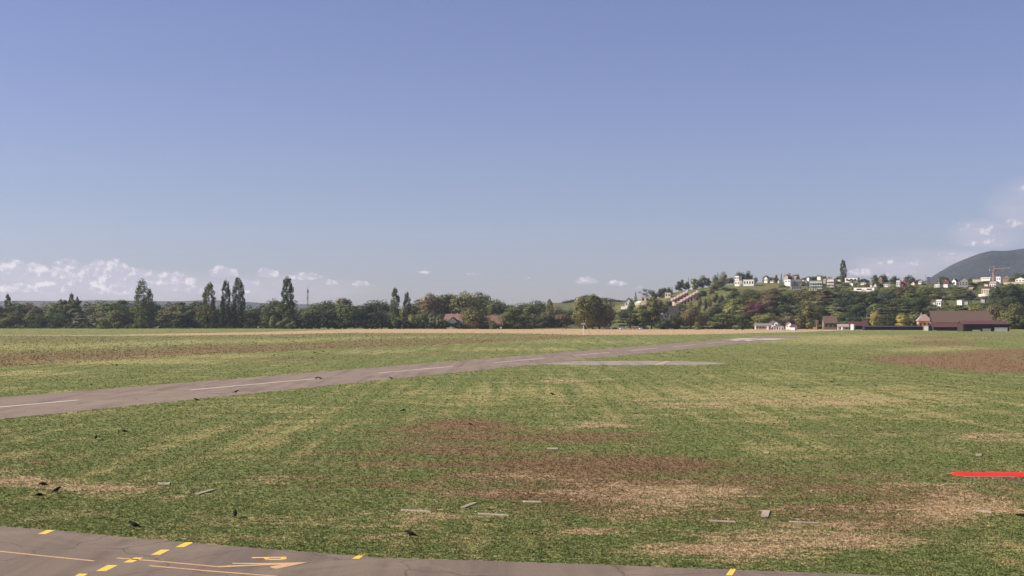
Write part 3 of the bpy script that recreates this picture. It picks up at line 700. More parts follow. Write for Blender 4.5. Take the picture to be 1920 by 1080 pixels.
BT = [('b4', 1872, 536, 1250, 34, 'dark green', 'large dark tree, first of the tall clump at right edge'),
      ('b1', 1893, 531, 1250, 34, 'dark green', 'large dark tree, middle of the tall clump at right edge'),
      ('b4', 1915, 532, 1250, 34, 'mid green', 'large green tree, last of the tall clump at right edge'),
      ('b2', 1868, 572, 1040, 44, 'brownish olive', 'brownish tree just right of the big barn roof'),
      ('b0', 1903, 567, 1020, 46, 'olive', 'olive tree at the right edge behind the red-roofed shed'),
      ('b3', 1893, 592, 985, 26, 'light green', 'pale bushy tree right beside the red-roofed shed'),
      ('b0', 1918, 590, 985, 26, 'dark green', 'dark tree at the right edge beside the pale bushy tree'),
      ('b0', 1658, 513, 1560, 14, 'dark green', 'dark dome-shaped tree behind the hilltop chalet'),
      ('b1', 1639, 515, 1560, 15, 'mid green', 'pointed green tree left of the hilltop chalet'),
      ('b0', 1678, 516, 1560, 15, 'dark green', 'dark round tree left of the red and white house'),
      ('b0', 1706, 515, 1560, 18, 'dark green', 'dark round tree right of the red and white house'),
      ('b0', 1724, 523, 1560, 14, 'brownish olive', 'low brownish tree beside the grey hilltop block'),
      ('w0', 1213, 541, 1480, 24, 'dark green', 'flat-topped dark pine on the skyline of the left slope'),
      ('b0', 1226, 544, 1450, 12, 'dark green', 'low dark skyline tree right of the flat-topped pine'),
      ('b1', 1236, 541, 1450, 10, 'dark green', 'dark skyline tree above the pinkish village house'),
      ('b4', 1244, 539, 1470, 12, 'dark green', 'dark bushy skyline tree left of the thin cypress'),
      ('b0', 1254, 538, 1480, 11, 'dark green', 'dark skyline tree touching the thin cypress'),
      ('c0', 1192, 546, 1480, 7, 'dark green', 'small dark conifer left of the flat-topped pine'),
      ('c1', 1260, 537, 1490, 3.5, 'dark green', 'thin dark cypress at the top of the pink houses'),
      ('b1', 1272, 527, 1500, 13, 'dark green', 'dark skyline tree, left one above the terraced rows'),
      ('b3', 1278, 524, 1510, 11, 'dark green', 'dark skyline tree, taller middle one above the terraced rows'),
      ('b1', 1288, 528, 1500, 12, 'dark green', 'dark skyline tree, right one above the terraced rows'),
      ('c1', 1291, 519, 1520, 2.5, 'dark green', 'needle-thin cypress on the skyline above the terraced rows'),
      ('b5', 1302, 522, 1490, 13, 'grey-green', 'grey-green tree in front of the small ridge house'),
      ('b0', 1317, 516, 1510, 18, 'dark green', 'tall dark tree right of the small ridge house'),
      ('b1', 1328, 521, 1510, 10, 'dark green', 'narrow dark tree in the ridge group left of the cypress'),
      ('b0', 1341, 515, 1520, 12, 'dark green', 'dark tree just left of the ridge cypress'),
      ('c1', 1346, 510, 1525, 4, 'dark green', 'dark pointed cypress on the ridge left of the white villas'),
      ('b0', 1356, 509, 1520, 16, 'grey-green', 'rounded grey-green tree on the ridge left of the top white house'),
      ('b2', 1368, 520, 1510, 14, 'brownish olive', 'brownish tree on the ridge beside the top white house'),
      ('b0', 1345, 524, 1440, 24, 'olive', 'large olive tree below the ridge cypress'),
      ('b2', 1388, 510, 1545, 18, 'dark green', 'dark tree behind the left hilltop white house'),
      ('b0', 1404, 507, 1550, 13, 'dark green', 'dark round tree behind the low white hilltop villa'),
      ('b0', 1417, 519, 1540, 8, 'dark green', 'small dark tree right of the low white hilltop villa'),
      ('b0', 1437, 516, 1560, 14, 'dark green', 'dark tree behind the small white tower house'),
      ('b1', 1456, 515, 1560, 9, 'dark green', 'dark tree left of the dark column tree on hilltop'),
      ('c1', 1465, 513, 1560, 5, 'dark green', 'dark column-shaped conifer on hilltop left of the white cube'),
      ('b0', 1447, 519, 1560, 12, 'dark green', 'low dark tree right of the small white tower house'),
      ('b0', 1480, 512, 1560, 12, 'russet brown', 'reddish tree above the white cube house'),
      ('b2', 1491, 514, 1570, 14, 'dark green', 'dark tree right of the reddish hilltop tree'),
      ('b2', 1520, 518, 1580, 24, 'dark green', 'wide dark tree behind the green-balconied block'),
      ('b2', 1541, 516, 1580, 20, 'dark green', 'dark tree behind the cream cube on the hilltop'),
      ('b0', 1557, 519, 1580, 14, 'dark green', 'dark tree behind the pinkish balcony house'),
      ('b0', 1573, 517, 1540, 12, 'dark green', 'bushy tree at the left foot of the hilltop poplar'),
      ('b0', 1545, 530, 1490, 11, 'dark green', 'dark tree between the green block and pinkish balcony house'),
      ('b0', 1571, 527, 1480, 12, 'dark green', 'dark tree right of the pinkish balcony house'),
      ('b0', 1598, 523, 1500, 18, 'dark green', 'dark tree above the two white garages'),
      ('b0', 1620, 522, 1520, 18, 'dark green', 'dark tree behind the long white wall building'),
      ('b0', 1650, 531, 1450, 12, 'dark green', 'dark tree below the hilltop chalet'),
      ('b2', 1673, 524, 1510, 14, 'dark green', 'dark tree right of the cream house below the chalet'),
      ('b2', 1770, 518, 1560, 20, 'dark green', 'dark spreading tree behind the two dark-roofed white houses'),
      ('b0', 1779, 527, 1500, 10, 'dark green', 'dark tree left of the white gabled villa'),
      ('b0', 1820, 520, 1540, 12, 'mid green', 'green tree right of the grey-white villa'),
      ('b2', 1850, 526, 1500, 20, 'dark green', 'dark tree below the low white building left of the crane'),
      ('b2', 1898, 519, 1540, 16, 'olive', 'olive tree right of the terracotta roof'),
      ('b2', 1912, 512, 1560, 20, 'dark green', 'dark tree at right edge above the cream wall'),
      ('c0', 1772, 561, 1230, 14, 'dark green', 'dark pointed tree right of the small white gabled house'),
      ('c1', 1821, 560, 1230, 6, 'dark green', 'narrow dark conifer right of the small white cube')]
for r in BT: ptree(*r)

for px, py, lab in [(1192, 775, 'dark weed clump in the field right of the lone middle crow'), (1487, 727, 'dark weed clump in the field, left of several at right'), (1560, 716, 'dark weed clump just over two others in the right field'), (1572, 722, 'dark weed clump, lower of a close pair in the right field'),
                    (1642, 723, 'single dark weed clump right of the close pair'), (1778, 726, 'dark weed clump below the reddish patch at right'), (1508, 744, 'dark small weed clump nearest the straw-coloured streak'), (1710, 749, 'small dark weed clump in the right mid field')]:
    g_ = gp(px, py); w_ = 10 * g_.y / F
    tree('s1', g_.x, g_.y, -.05, w_ * .28, w_, 'mid green', lab, 'dark weed clumps in the field')
# the long hedge
def hedge(label, x0, x1, Y, h, d, colour, seed, size=.45, wob=.25):
    g = np.random.default_rng(seed); p0 = at(x0, 600, Y).x; p1 = at(x1, 600, Y).x; L = p1 - p0; C = []; Rr = []
    n = int(L / 1.3 * 2.4)
    for i in range(n):
        x = g.uniform(0, L); hh = h * (1 + wob * math.sin(x * .11) * .4 + wob * math.sin(x * .41 + 2) * .35)
        r = min(h * .3, 1.3) * g.uniform(.8, 1.2)
        C.append(np.array([x, g.uniform(-d / 2, d / 2), g.uniform(r * .6, hh - r * .6)])); Rr.append(r)
    V, var = leaves(g, C, Rr, 110, size, 1.0, None, .7, .15)
    me = leafmesh('hedge', V, var); o = bpy.data.objects.new('hedge', me); COL.objects.link(o); o.location = (p0, Y, 0)
    o.color = PAL[colour] + (1,); tag(o, label, 'hedge'); return o
hedge('long dark clipped hedge along the far field edge below the poplars', 546, 800, 1048, 6.6, 3.5, 'dark green', 51)
hedge('lower dark hedge in front of the red-roofed farmhouse and barn', 800, 940, 1040, 5.0, 3.5, 'dark green', 52)
hedge('thin green hedge behind the round yellow-green bush', 1262, 1425, 1010, 1.6, 1.2, 'mid green', 53, .25)

# ---- the many ordinary trees: two rows of tree line at left, six rows of wood on the slope at right
SKY = [(-60, 567), (0, 566), (40, 563), (80, 566), (110, 560), (135, 554), (150, 563), (190, 560), (206, 556), (240, 562), (260, 566), (320, 566), (370, 564), (400, 568), (440, 570), (470, 572),
       (500, 559), (520, 557), (560, 570), (590, 573), (600, 571), (612, 557), (640, 558), (648, 561), (655, 562), (680, 574), (692, 562), (715, 561), (730, 575), (760, 569), (788, 556), (805, 547), (812, 551), (834, 544),
       (845, 552), (865, 547), (885, 546), (905, 548), (922, 552), (935, 560), (960, 567), (985, 563), (1000, 562), (1020, 561), (1028, 574), (1060, 573), (1090, 575), (1150, 575), (1180, 570), (1250, 576)]
HOUSES = []      # (x0, x1, ybottom, Y) of buildings that stay visible: trees in front are kept below
LAND = [(-60, 'frame edge'), (134, 'left poplar tip'), (269, 'forked poplar'), (392, 'lone poplar'), (436, 'poplar pair'), (539, 'dense poplar'), (577, 'lattice mast'), (741, 'narrow poplars'),
        (852, 'farmhouse'), (926, 'long barn'), (1031, 'pale poplar'), (1111, 'great willow'), (1245, 'pyramid roof'), (1308, 'round bush'), (1390, 'dark conifer'), (1455, 'white villa'),
        (1512, 'yellowish tree'), (1599, 'white box'), (1632, 'column poplar'), (1690, 'yellow tree'), (1731, 'orange house'), (1800, 'big barn'), (1940, 'frame edge'), (2100, 'far right')]
ORD = ['first', 'second', 'third', 'fourth', 'fifth', 'sixth', 'seventh', 'eighth', 'ninth', 'tenth', 'eleventh', 'twelfth', 'thirteenth', 'fourteenth', 'fifteenth', 'sixteenth']
PEND = []
def pend(key, px, ytop, Y, wpx, colour, row): PEND.append([key, px, ytop, Y, wpx, colour, row])
def flush_pend(group):
    PEND.sort(key=lambda r: r[1]); cnt = {}
    for key, px, ytop, Y, wpx, colour, row in PEND:
        s = max(i for i, (x, n) in enumerate(LAND) if x <= px)
        a, b = LAND[s][1], LAND[s + 1][1]
        k = cnt.get((row, s), 0); cnt[(row, s)] = k + 1
        kind = {'b': 'tree', 'w': 'tree', 'c': 'conifer', 's': 'bush'}[key[0]]
        ptree(key, px, ytop, Y, wpx, colour, f'{colour} {kind}, {ORD[k]} from left of {row}, between {a} and {b}', group=group)
    PEND.clear()

# ------------------------------------------------------------------ buildings
WALLS = {'white': (0.78, 0.75, 0.70), 'cream': (0.66, 0.58, 0.42), 'pink': (0.52, 0.42, 0.36), 'grey': (0.36, 0.35, 0.34), 'green': (0.42, 0.52, 0.44), 'orange': (0.68, 0.34, 0.19), 'red': (0.55, 0.06, 0.07),
         'board': (0.035, 0.022, 0.02), 'tanwood': (0.24, 0.175, 0.125), 'darkgrey': (0.16, 0.16, 0.19), 'brick': (0.15, 0.075, 0.07)}
ROOFS = {'red': (0.20, 0.115, 0.092), 'brown': (0.125, 0.080, 0.060), 'dark': (0.04, 0.034, 0.034), 'grey': (0.22, 0.21, 0.21), 'pink': (0.36, 0.27, 0.235), 'pale': (0.5, 0.48, 0.45), 'darkred': (0.105, 0.042, 0.04), 'slate': (0.13, 0.14, 0.18)}
def house(label, x0, x1, yt, yb, Y=None, d=9, yaw=-32, roof='flat', wall='white', rc='dark', wins=(0, 0), frac=.38, door=False, chim=0, name='house', cat='house',
          flat=False, keep=True, over=.35, group=None, wz=(.25, .8), bands=0, gdoor=None):
    px = (x0 + x1) / 2
    if flat: Y = Y or min(CAMZ * F / (yb - 597), 985 + (619 - yb) * 6)
    elif Y is None or Y > 1090: Y = march(px, yb) or Y or 1520
    c = at(px, yt, Y); Z = 0.0 if flat else min(hz(c.x, Y), hz(c.x, Y - d / 2))
    zb = at(px, yb, Y).z
    Z = min(Z, zb) if not flat else 0.0
    a = R(yaw); proj = (x1 - x0) * Y / F
    sa, ca = abs(math.sin(a)), math.cos(a)
    if proj - d * sa < proj * .45: d = proj * .5 / max(sa, .05)
    w = (proj - d * sa) / ca
    e = empty(name, (c.x, Y, Z - .05), a, label, cat, group)
    top = c.z - Z; vis = c.z - max(zb, Z)
    eave = top - vis * (0.0 if roof == 'flat' else frac)
    b = MB().box(-w / 2, w / 2, -d / 2, d / 2, -1.5, eave)
    if roof in ('gable', 'offgable'):   # ridge runs front to back: gable faces the field
        b.add([(-w / 2, -d / 2, eave), (w / 2, -d / 2, eave), (0, -d / 2, top - .15), (-w / 2, d / 2, eave), (w / 2, d / 2, eave), (0, d / 2, top - .15)], [(0, 1, 2), (5, 4, 3), (0, 2, 5, 3), (1, 4, 5, 2)])
    elif roof == 'ridge':
        b.add([(-w / 2, -d / 2, eave), (-w / 2, d / 2, eave), (-w / 2, 0, top - .15), (w / 2, -d / 2, eave), (w / 2, d / 2, eave), (w / 2, 0, top - .15)], [(0, 2, 1), (3, 4, 5), (0, 3, 5, 2), (1, 2, 5, 4)])
    b.obj('wall', pmat('wall_' + wall, WALLS[wall], .9, .1, .4), e)
    rm = roofmat('roof_' + rc, ROOFS[rc]); o = over; r = MB(); t = .22
    if roof == 'flat':
        r.box(-w / 2 - .2, w / 2 + .2, -d / 2 - .2, d / 2 + .2, eave + .003, eave + .3)
    elif roof == 'gable':
        s = (top - eave) / (w / 2); lo = eave - o * s
        for q in (-1, 1):
            r.add([(q * (w / 2 + o), -d / 2 - o, lo), (0, -d / 2 - o, top), (0, d / 2 + o, top), (q * (w / 2 + o), d / 2 + o, lo),
                   (q * (w / 2 + o), -d / 2 - o, lo + t), (0, -d / 2 - o, top + t), (0, d / 2 + o, top + t), (q * (w / 2 + o), d / 2 + o, lo + t)],
                  [(0, 1, 2, 3), (4, 7, 6, 5), (0, 4, 5, 1), (2, 6, 7, 3), (0, 3, 7, 4)])
    elif roof == 'ridge':
        s = (top - eave) / (d / 2); lo = eave - o * s
        for q in (-1, 1):
            r.add([(-w / 2 - o, q * (d / 2 + o), lo), (-w / 2 - o, 0, top), (w / 2 + o, 0, top), (w / 2 + o, q * (d / 2 + o), lo),
                   (-w / 2 - o, q * (d / 2 + o), lo + t), (-w / 2 - o, 0, top + t), (w / 2 + o, 0, top + t), (w / 2 + o, q * (d / 2 + o), lo + t)],
                  [(0, 1, 2, 3), (4, 7, 6, 5), (0, 4, 5, 1), (2, 6, 7, 3), (0, 3, 7, 4)])
    elif roof == 'hip':
        k = max(0.2, (w - d) / 2); W2, D2 = w / 2 + o, d / 2 + o
        r.add([(-W2, -D2, eave), (W2, -D2, eave), (W2, D2, eave), (-W2, D2, eave), (-k, 0, top), (k, 0, top)],
              [(0, 1, 5, 4), (1, 2, 5), (2, 3, 4, 5), (3, 0, 4), (3, 2, 1, 0)])
    elif roof == 'shed':
        r.add([(-w / 2 - o, -d / 2 - o, eave), (w / 2 + o, -d / 2 - o, eave), (w / 2 + o, d / 2 + o, top), (-w / 2 - o, d / 2 + o, top),
               (-w / 2 - o, -d / 2 - o, eave + t), (w / 2 + o, -d / 2 - o, eave + t), (w / 2 + o, d / 2 + o, top + t), (-w / 2 - o, d / 2 + o, top + t)],
              [(3, 2, 1, 0), (4, 5, 6, 7), (0, 1, 5, 4), (1, 2, 6, 5), (2, 3, 7, 6), (3, 0, 4, 7)])
    ro = r.obj('roof', rm, e)
    for k in range(chim):
        cx = w * (-.2 + .35 * k); MB().box(cx - .35, cx + .35, -.3, .4, eave, top + 1.0).obj('chimney', pmat('wall_pink', WALLS['pink']), ro)
    nc, nr = wins; vb = top - vis
    H = eave - vb
    for j in range(nr):
        z0 = vb + H * (wz[0] + (wz[1] - wz[0]) * (j + .12) / nr); z1 = vb + H * (wz[0] + (wz[1] - wz[0]) * (j + .82) / nr)
        for i in range(nc):
            xa = -w / 2 + w * (i + .27) / nc; xb = -w / 2 + w * (i + .77) / nc
            wi = MB().box(xa, xb, -d / 2 - .03, -d / 2 + .1, z0, z1).obj('window', glassmat(), e)
    for k in range(bands):
        z0 = vb + H * (k + .02) / bands
        MB().box(-w / 2 - .3, w / 2 + .3, -d / 2 - 1.3, -d / 2 - .02, z0, z0 + H / bands * .32).obj('balcony', pmat('wall_white', WALLS['white']), e)
    if door: MB().box(w * .1, w * .1 + 1.1, -d / 2 - .04, -d / 2 + .1, max(0, vb) + .02, max(0, vb) + 2.2).obj('door', pmat('door_wood', (.12, .06, .04)), e)
    if gdoor:
        for (u0, u1, v1, col) in gdoor:
            MB().box(-w / 2 + w * u0, -w / 2 + w * u1, -d / 2 - .05, -d / 2 + .1, .02, eave * v1).obj('gate' , pmat('wall_' + col, WALLS[col]), e)
    if keep: HOUSES.append((x0 - 2, x1 + 2, yb - (yb - yt) * .12, Y))
    return e
# hilltop row, left to right
HT = [('white house, upper block at the left end of the hilltop row', 1377, 1392, 517, 526, 1530, dict(wins=(2, 1), wall='white')),
      ('white house, lower block at the left end of the hilltop row', 1377, 1393, 526, 536, 1505, dict(wins=(2, 1), wall='white', rc='pink')),
      ('low white villa with a row of large windows at left end of hilltop', 1393, 1417, 524, 536, 1500, dict(wins=(4, 1), wall='white', yaw=-20)),
      ('small white tower house with dark roof on the ridge', 1432, 1443, 518, 529, 1500, dict(roof='gable', wins=(2, 1), frac=.3)),
      ('pink gabled house behind trees left of the white cube', 1470, 1482, 515, 523, 1560, dict(roof='gable', wall='pink')),
      ('small pink-roofed house behind trees above the white cube', 1484, 1497, 518, 525, 1560, dict(roof='ridge', wall='pink', rc='pink')),
      ('low cream house with reddish roof left of the white cube', 1443, 1455, 525, 530, 1510, dict(roof='ridge', wall='cream', rc='red')),
      ('small cream annex just left of the white cube', 1458, 1463, 526, 531, 1510, dict(wall='cream')),
      ('bright white cube house with two tiny windows', 1471, 1489, 524, 536, 1490, dict(wins=(2, 1), wz=(.55, .9), yaw=-45)),
      ('grey glazed house joined to the white cube', 1489, 1503, 524, 536, 1488, dict(wall='grey', wins=(3, 1), yaw=-12, rc='pale')),
      ('low grey terrace building under the white cube house', 1482, 1503, 537, 543, 1465, dict(wall='grey', rc='pale', wins=(4, 1), yaw=-8, name='terrace_house')),
      ('low cream house right of the grey glazed house', 1503, 1518, 528, 535, 1500, dict(wall='cream', rc='pink')),
      ('small white gabled house above the green-balconied block', 1512, 1520, 519, 524, 1560, dict(roof='gable')),
      ('pale green apartment block with white balconies', 1517, 1542, 526, 542, 1480, dict(wall='green', wins=(5, 3), bands=3, yaw=-12, rc='grey', name='apartment_building', cat='building')),
      ('cream cube rising behind the green-balconied block', 1532, 1543, 519, 528, 1500, dict(wall='cream', yaw=-45, rc='pale')),
      ('cream garage building under the green-balconied block', 1516, 1534, 540, 545, 1462, dict(wall='cream', wins=(3, 1), yaw=-15, name='garage', cat='garage')),
      ('pinkish white balcony house left of the hilltop poplar', 1550, 1568, 523, 539, 1490, dict(wall='pink', wins=(4, 2), bands=3, yaw=-25, name='apartment_building', cat='building', rc='pale')),
      ('small cream house between balcony house and hilltop poplar', 1570, 1579, 524, 532, 1500, dict(wall='cream')),
      ('long low white building right of the hilltop poplar', 1584, 1612, 521, 527, 1520, dict(wins=(3, 1), rc='pink', yaw=-30)),
      ('left one of two white garages', 1581, 1592, 531, 537, 1480, dict(wall='white', name='garage', cat='garage', yaw=-40)),
      ('right one of two white garages', 1593, 1603, 531, 537, 1480, dict(wall='white', name='garage', cat='garage', yaw=-40)),
      ('long low white building with dark roof over the wood', 1602, 1641, 539, 546, 1440, dict(wall='white', rc='darkred', yaw=-30, wins=(2, 1), d=6)),
      ('small cream house at right end of the long white building', 1631, 1637, 529, 539, 1480, dict(wall='cream', roof='ridge', rc='red')),
      ('small white gabled house right of the long white building', 1636, 1646, 530, 539, 1475, dict(roof='gable', rc='darkred', frac=.45, yaw=-20)),
      ('wooden chalet with white gable under the dome-shaped tree', 1646, 1658, 517, 530, 1520, dict(roof='gable', wall='tanwood', rc='brown', wins=(2, 2))),
      ('white house below the hilltop chalet', 1656, 1670, 530, 538, 1480, dict(roof='ridge', wins=(2, 1), rc='brown', frac=.3)),
      ('white half of the red and white house', 1679, 1692, 526, 539, 1480, dict(wall='white', wins=(2, 2), yaw=-25, rc='pale')),
      ('red cube half of the red and white house', 1692, 1701, 527, 539, 1478, dict(wall='red', wins=(1, 1), yaw=-25, rc='darkred')),
      ('dark grey windowless block on the skyline by the mountain foot', 1736, 1746, 520, 528, 1540, dict(wall='darkgrey', yaw=-15, rc='slate', name='tower_block', cat='building')),
      ('tan gabled house, left of two red-roofed houses below the mountain', 1756, 1765, 526, 533, 1520, dict(roof='gable', wall='tanwood', rc='darkred', chim=1)),
      ('white gabled house with dark red roof below the mountain', 1768, 1781, 526, 539, 1500, dict(roof='ridge', wall='white', rc='darkred', chim=1, frac=.45)),
      ('low white house with wide window below the mountain', 1751, 1768, 533, 540, 1480, dict(wins=(3, 1), yaw=-35)),
      ('white gabled villa left of the grey-white villa', 1784, 1797, 523, 534, 1500, dict(roof='gable', wins=(1, 1), chim=1, yaw=-42, rc='dark')),
      ('large grey-white villa with dark gabled roofs', 1796, 1816, 520, 538, 1490, dict(roof='gable', wall='grey', wins=(3, 2), yaw=-18, rc='slate', frac=.35)),
      ('long low cream building left of the crane', 1822, 1841, 524, 529, 1530, dict(wall='cream', yaw=-20, rc='pale')),
      ('white low building just left of the crane', 1838, 1861, 520, 526, 1540, dict(wall='white', yaw=-35, rc='pale', roof='ridge')),
      ('small white house just right of the crane', 1867, 1880, 519, 527, 1540, dict(wall='white', yaw=-40, rc='pale', wins=(2, 1))),
      ('terracotta-roofed house right of the crane', 1879, 1897, 517, 526, 1560, dict(wall='tanwood', roof='hip', rc='red', frac=.5)),
      ('white house at right edge of the hilltop', 1903, 1925, 520, 529, 1530, dict(wall='white', roof='gable', rc='pink', wins=(3, 1))),
      ('long cream retaining building at right edge', 1884, 1930, 529, 533, 1510, dict(wall='cream', yaw=-25, rc='pale', d=5)),
      ('white pink-roofed house above the yellow apartment house', 1854, 1872, 528, 539, 1440, dict(wall='white', roof='ridge', rc='pink', wins=(3, 1), frac=.3)),
      ('low white annex left of the pink-roofed house', 1845, 1855, 533, 538, 1445, dict(wall='cream')),
      ('yellow three-storey apartment house with red roof', 1839, 1861, 537, 556, 1330, dict(wall='cream', roof='ridge', rc='darkred', wins=(4, 3), frac=.18, bands=1, name='apartment_building', cat='building', yaw=-28)),
      ('low white annex at left foot of yellow apartment house', 1834, 1842, 551, 556, 1335, dict(wall='white')),
      ('small white low house left of gabled one in mid-slope clearing', 1744, 1756, 567, 573, 1200, dict(wall='white')),
      ('small white gabled house in the mid-slope clearing', 1754, 1769, 562, 574, 1200, dict(wall='white', roof='ridge', wins=(2, 1), rc='pale', frac=.25)),
      ('small white cube in the mid-slope clearing', 1794, 1808, 563, 574, 1200, dict(wall='white', yaw=-42, rc='pale')),
      ('grey shed right of the small white cube', 1808, 1818, 565, 571, 1230, dict(wall='grey', name='shed', cat='shed')),
      ('grey house half hidden below the yellow apartment house', 1838, 1850, 561, 568, 1250, dict(wall='grey', rc='slate')),
      ('small dark-roofed cream house behind the crest left of pale green block', 1499, 1513, 521, 528, 1560, dict(roof='hip', wall='cream', rc='dark', frac=.5)),
      ('small pale house on the crest right of the cream cube', 1543, 1551, 523, 531, 1530, dict(roof='ridge', wall='pink', rc='grey')),
      ('dark-roofed white house on crest right of the long low white building', 1613, 1628, 525, 534, 1510, dict(roof='hip', wall='white', rc='dark', frac=.5, wins=(2, 1))),
      ('tiny cream house right of the red and white house', 1708, 1718, 528, 535, 1490, dict(roof='gable', wall='cream', rc='brown')),
      ('tiny pale house left of the dark grey block', 1721, 1731, 527, 533, 1500, dict(roof='ridge', wall='white', rc='pink')),
      ('low tan house in the trees under the grey-white villa', 1816, 1827, 539, 545, 1440, dict(roof='ridge', wall='tanwood', rc='pink')),
      # left slope village
      ('white steep-gabled house, leftmost on the village slope', 1171, 1187, 559, 574, 1180, dict(roof='gable', wall='white', rc='darkred', wins=(2, 2), yaw=-14, frac=.5)),
      ('low house with pale roof below the steep-gabled house', 1164, 1178, 575, 582, 1120, dict(roof='ridge', wall='board', rc='pale', frac=.7, yaw=-8)),
      ('cream house with three windows on the village slope', 1201, 1228, 557, 576, 1200, dict(wall='cream', wins=(3, 1), wz=(.6, .95), yaw=-12, rc='pale')),
      ('cream stepped house left of the three-window house', 1190, 1204, 564, 578, 1180, dict(wall='cream', roof='shed', rc='pale')),
      ('pinkish house under the dark skyline trees of the village slope', 1231, 1246, 549, 558, 1350, dict(wall='pink', wins=(2, 1), rc='pink', keep=False)),
      ('cream house with brown window below the dark roof', 1246, 1261, 549, 558, 1350, dict(wall='cream', wins=(2, 1), rc='pale', yaw=-18)),
      ('dark-roofed house on top of the village slope', 1248, 1262, 544, 551, None, dict(roof='hip', wall='brick', rc='dark', frac=.7, keep=False, d=5)),
      ('small white house on the ridge above the terraced rows', 1294, 1304, 523, 533, 1510, dict(roof='gable', wall='white', wins=(1, 1))),
      ('pyramid-roofed house with pinkish tiles among the slope trees', 1236, 1256, 579, 598, 1020, dict(roof='hip', wall='grey', rc='pink', frac=.55, wins=(2, 1), yaw=-12, d=13)),
      ('black-roofed barn right of the pyramid-roofed house', 1251, 1277, 574, 600, 1045, dict(roof='ridge', wall='board', rc='dark', frac=.7, yaw=-20, name='barn', cat='barn'))]
for lab, a, b_, c_, d_, Y_, kw in HT: house(lab, a, b_, c_, d_, Y_, **kw)
# the two rows of terraced houses stepping up the flank
for row, (xa, ya, xb, yb, n) in enumerate([(1251, 567, 1290, 546, 7), (1263, 573, 1309, 546, 8)]):
    for i in range(n):
        t = (i + .5) / n; px = xa + (xb - xa) * t; yt = ya + (yb - ya) * t - 3.2
        wd = (xb - xa) / n
        nm = ('upper', 'lower')[row]
        house(f'brick terraced house, {ORD[i]} from the bottom in the {nm} diagonal row', px - wd * .62, px + wd * .62, yt, yt + 12.5, 1130 + 260 * t + (40 if row == 0 else 0), d=8, yaw=-28, roof='shed', wall='brick', rc='pink', frac=.42, wins=(1, 1),
              name='terraced_house', cat='house', keep=(i in (0, 3, 6)), group='stepped terraced houses in two diagonal rows', over=.2)
house('tall pale end wall house at the foot of lower diagonal row', 1260, 1268, 566, 580, 1110, wall='cream', d=6, rc='pale', yaw=-30)
# farm at the far field edge
house('white farmhouse with half-hipped red tile roof behind the hedge', 833, 873, 589, 613, 1062, d=18, yaw=-12, roof='ridge', wall='white', rc='red', frac=.66, chim=2, name='farmhouse', flat=False, over=1.0)
e = house('white gabled porch wing of the red-roofed farmhouse', 838, 862, 595, 613, 1050, d=8, yaw=-6, roof='gable', wall='white', rc='dark', frac=.55, wins=(1, 1), keep=False, name='porch_wing', over=.8, cat='house wing')
house('long barn roof of red-brown tiles behind the hedge', 908, 945, 592, 616, 1045, d=20, yaw=-4, roof='ridge', wall='board', rc='red', frac=.74, name='barn', cat='barn', over=.8)
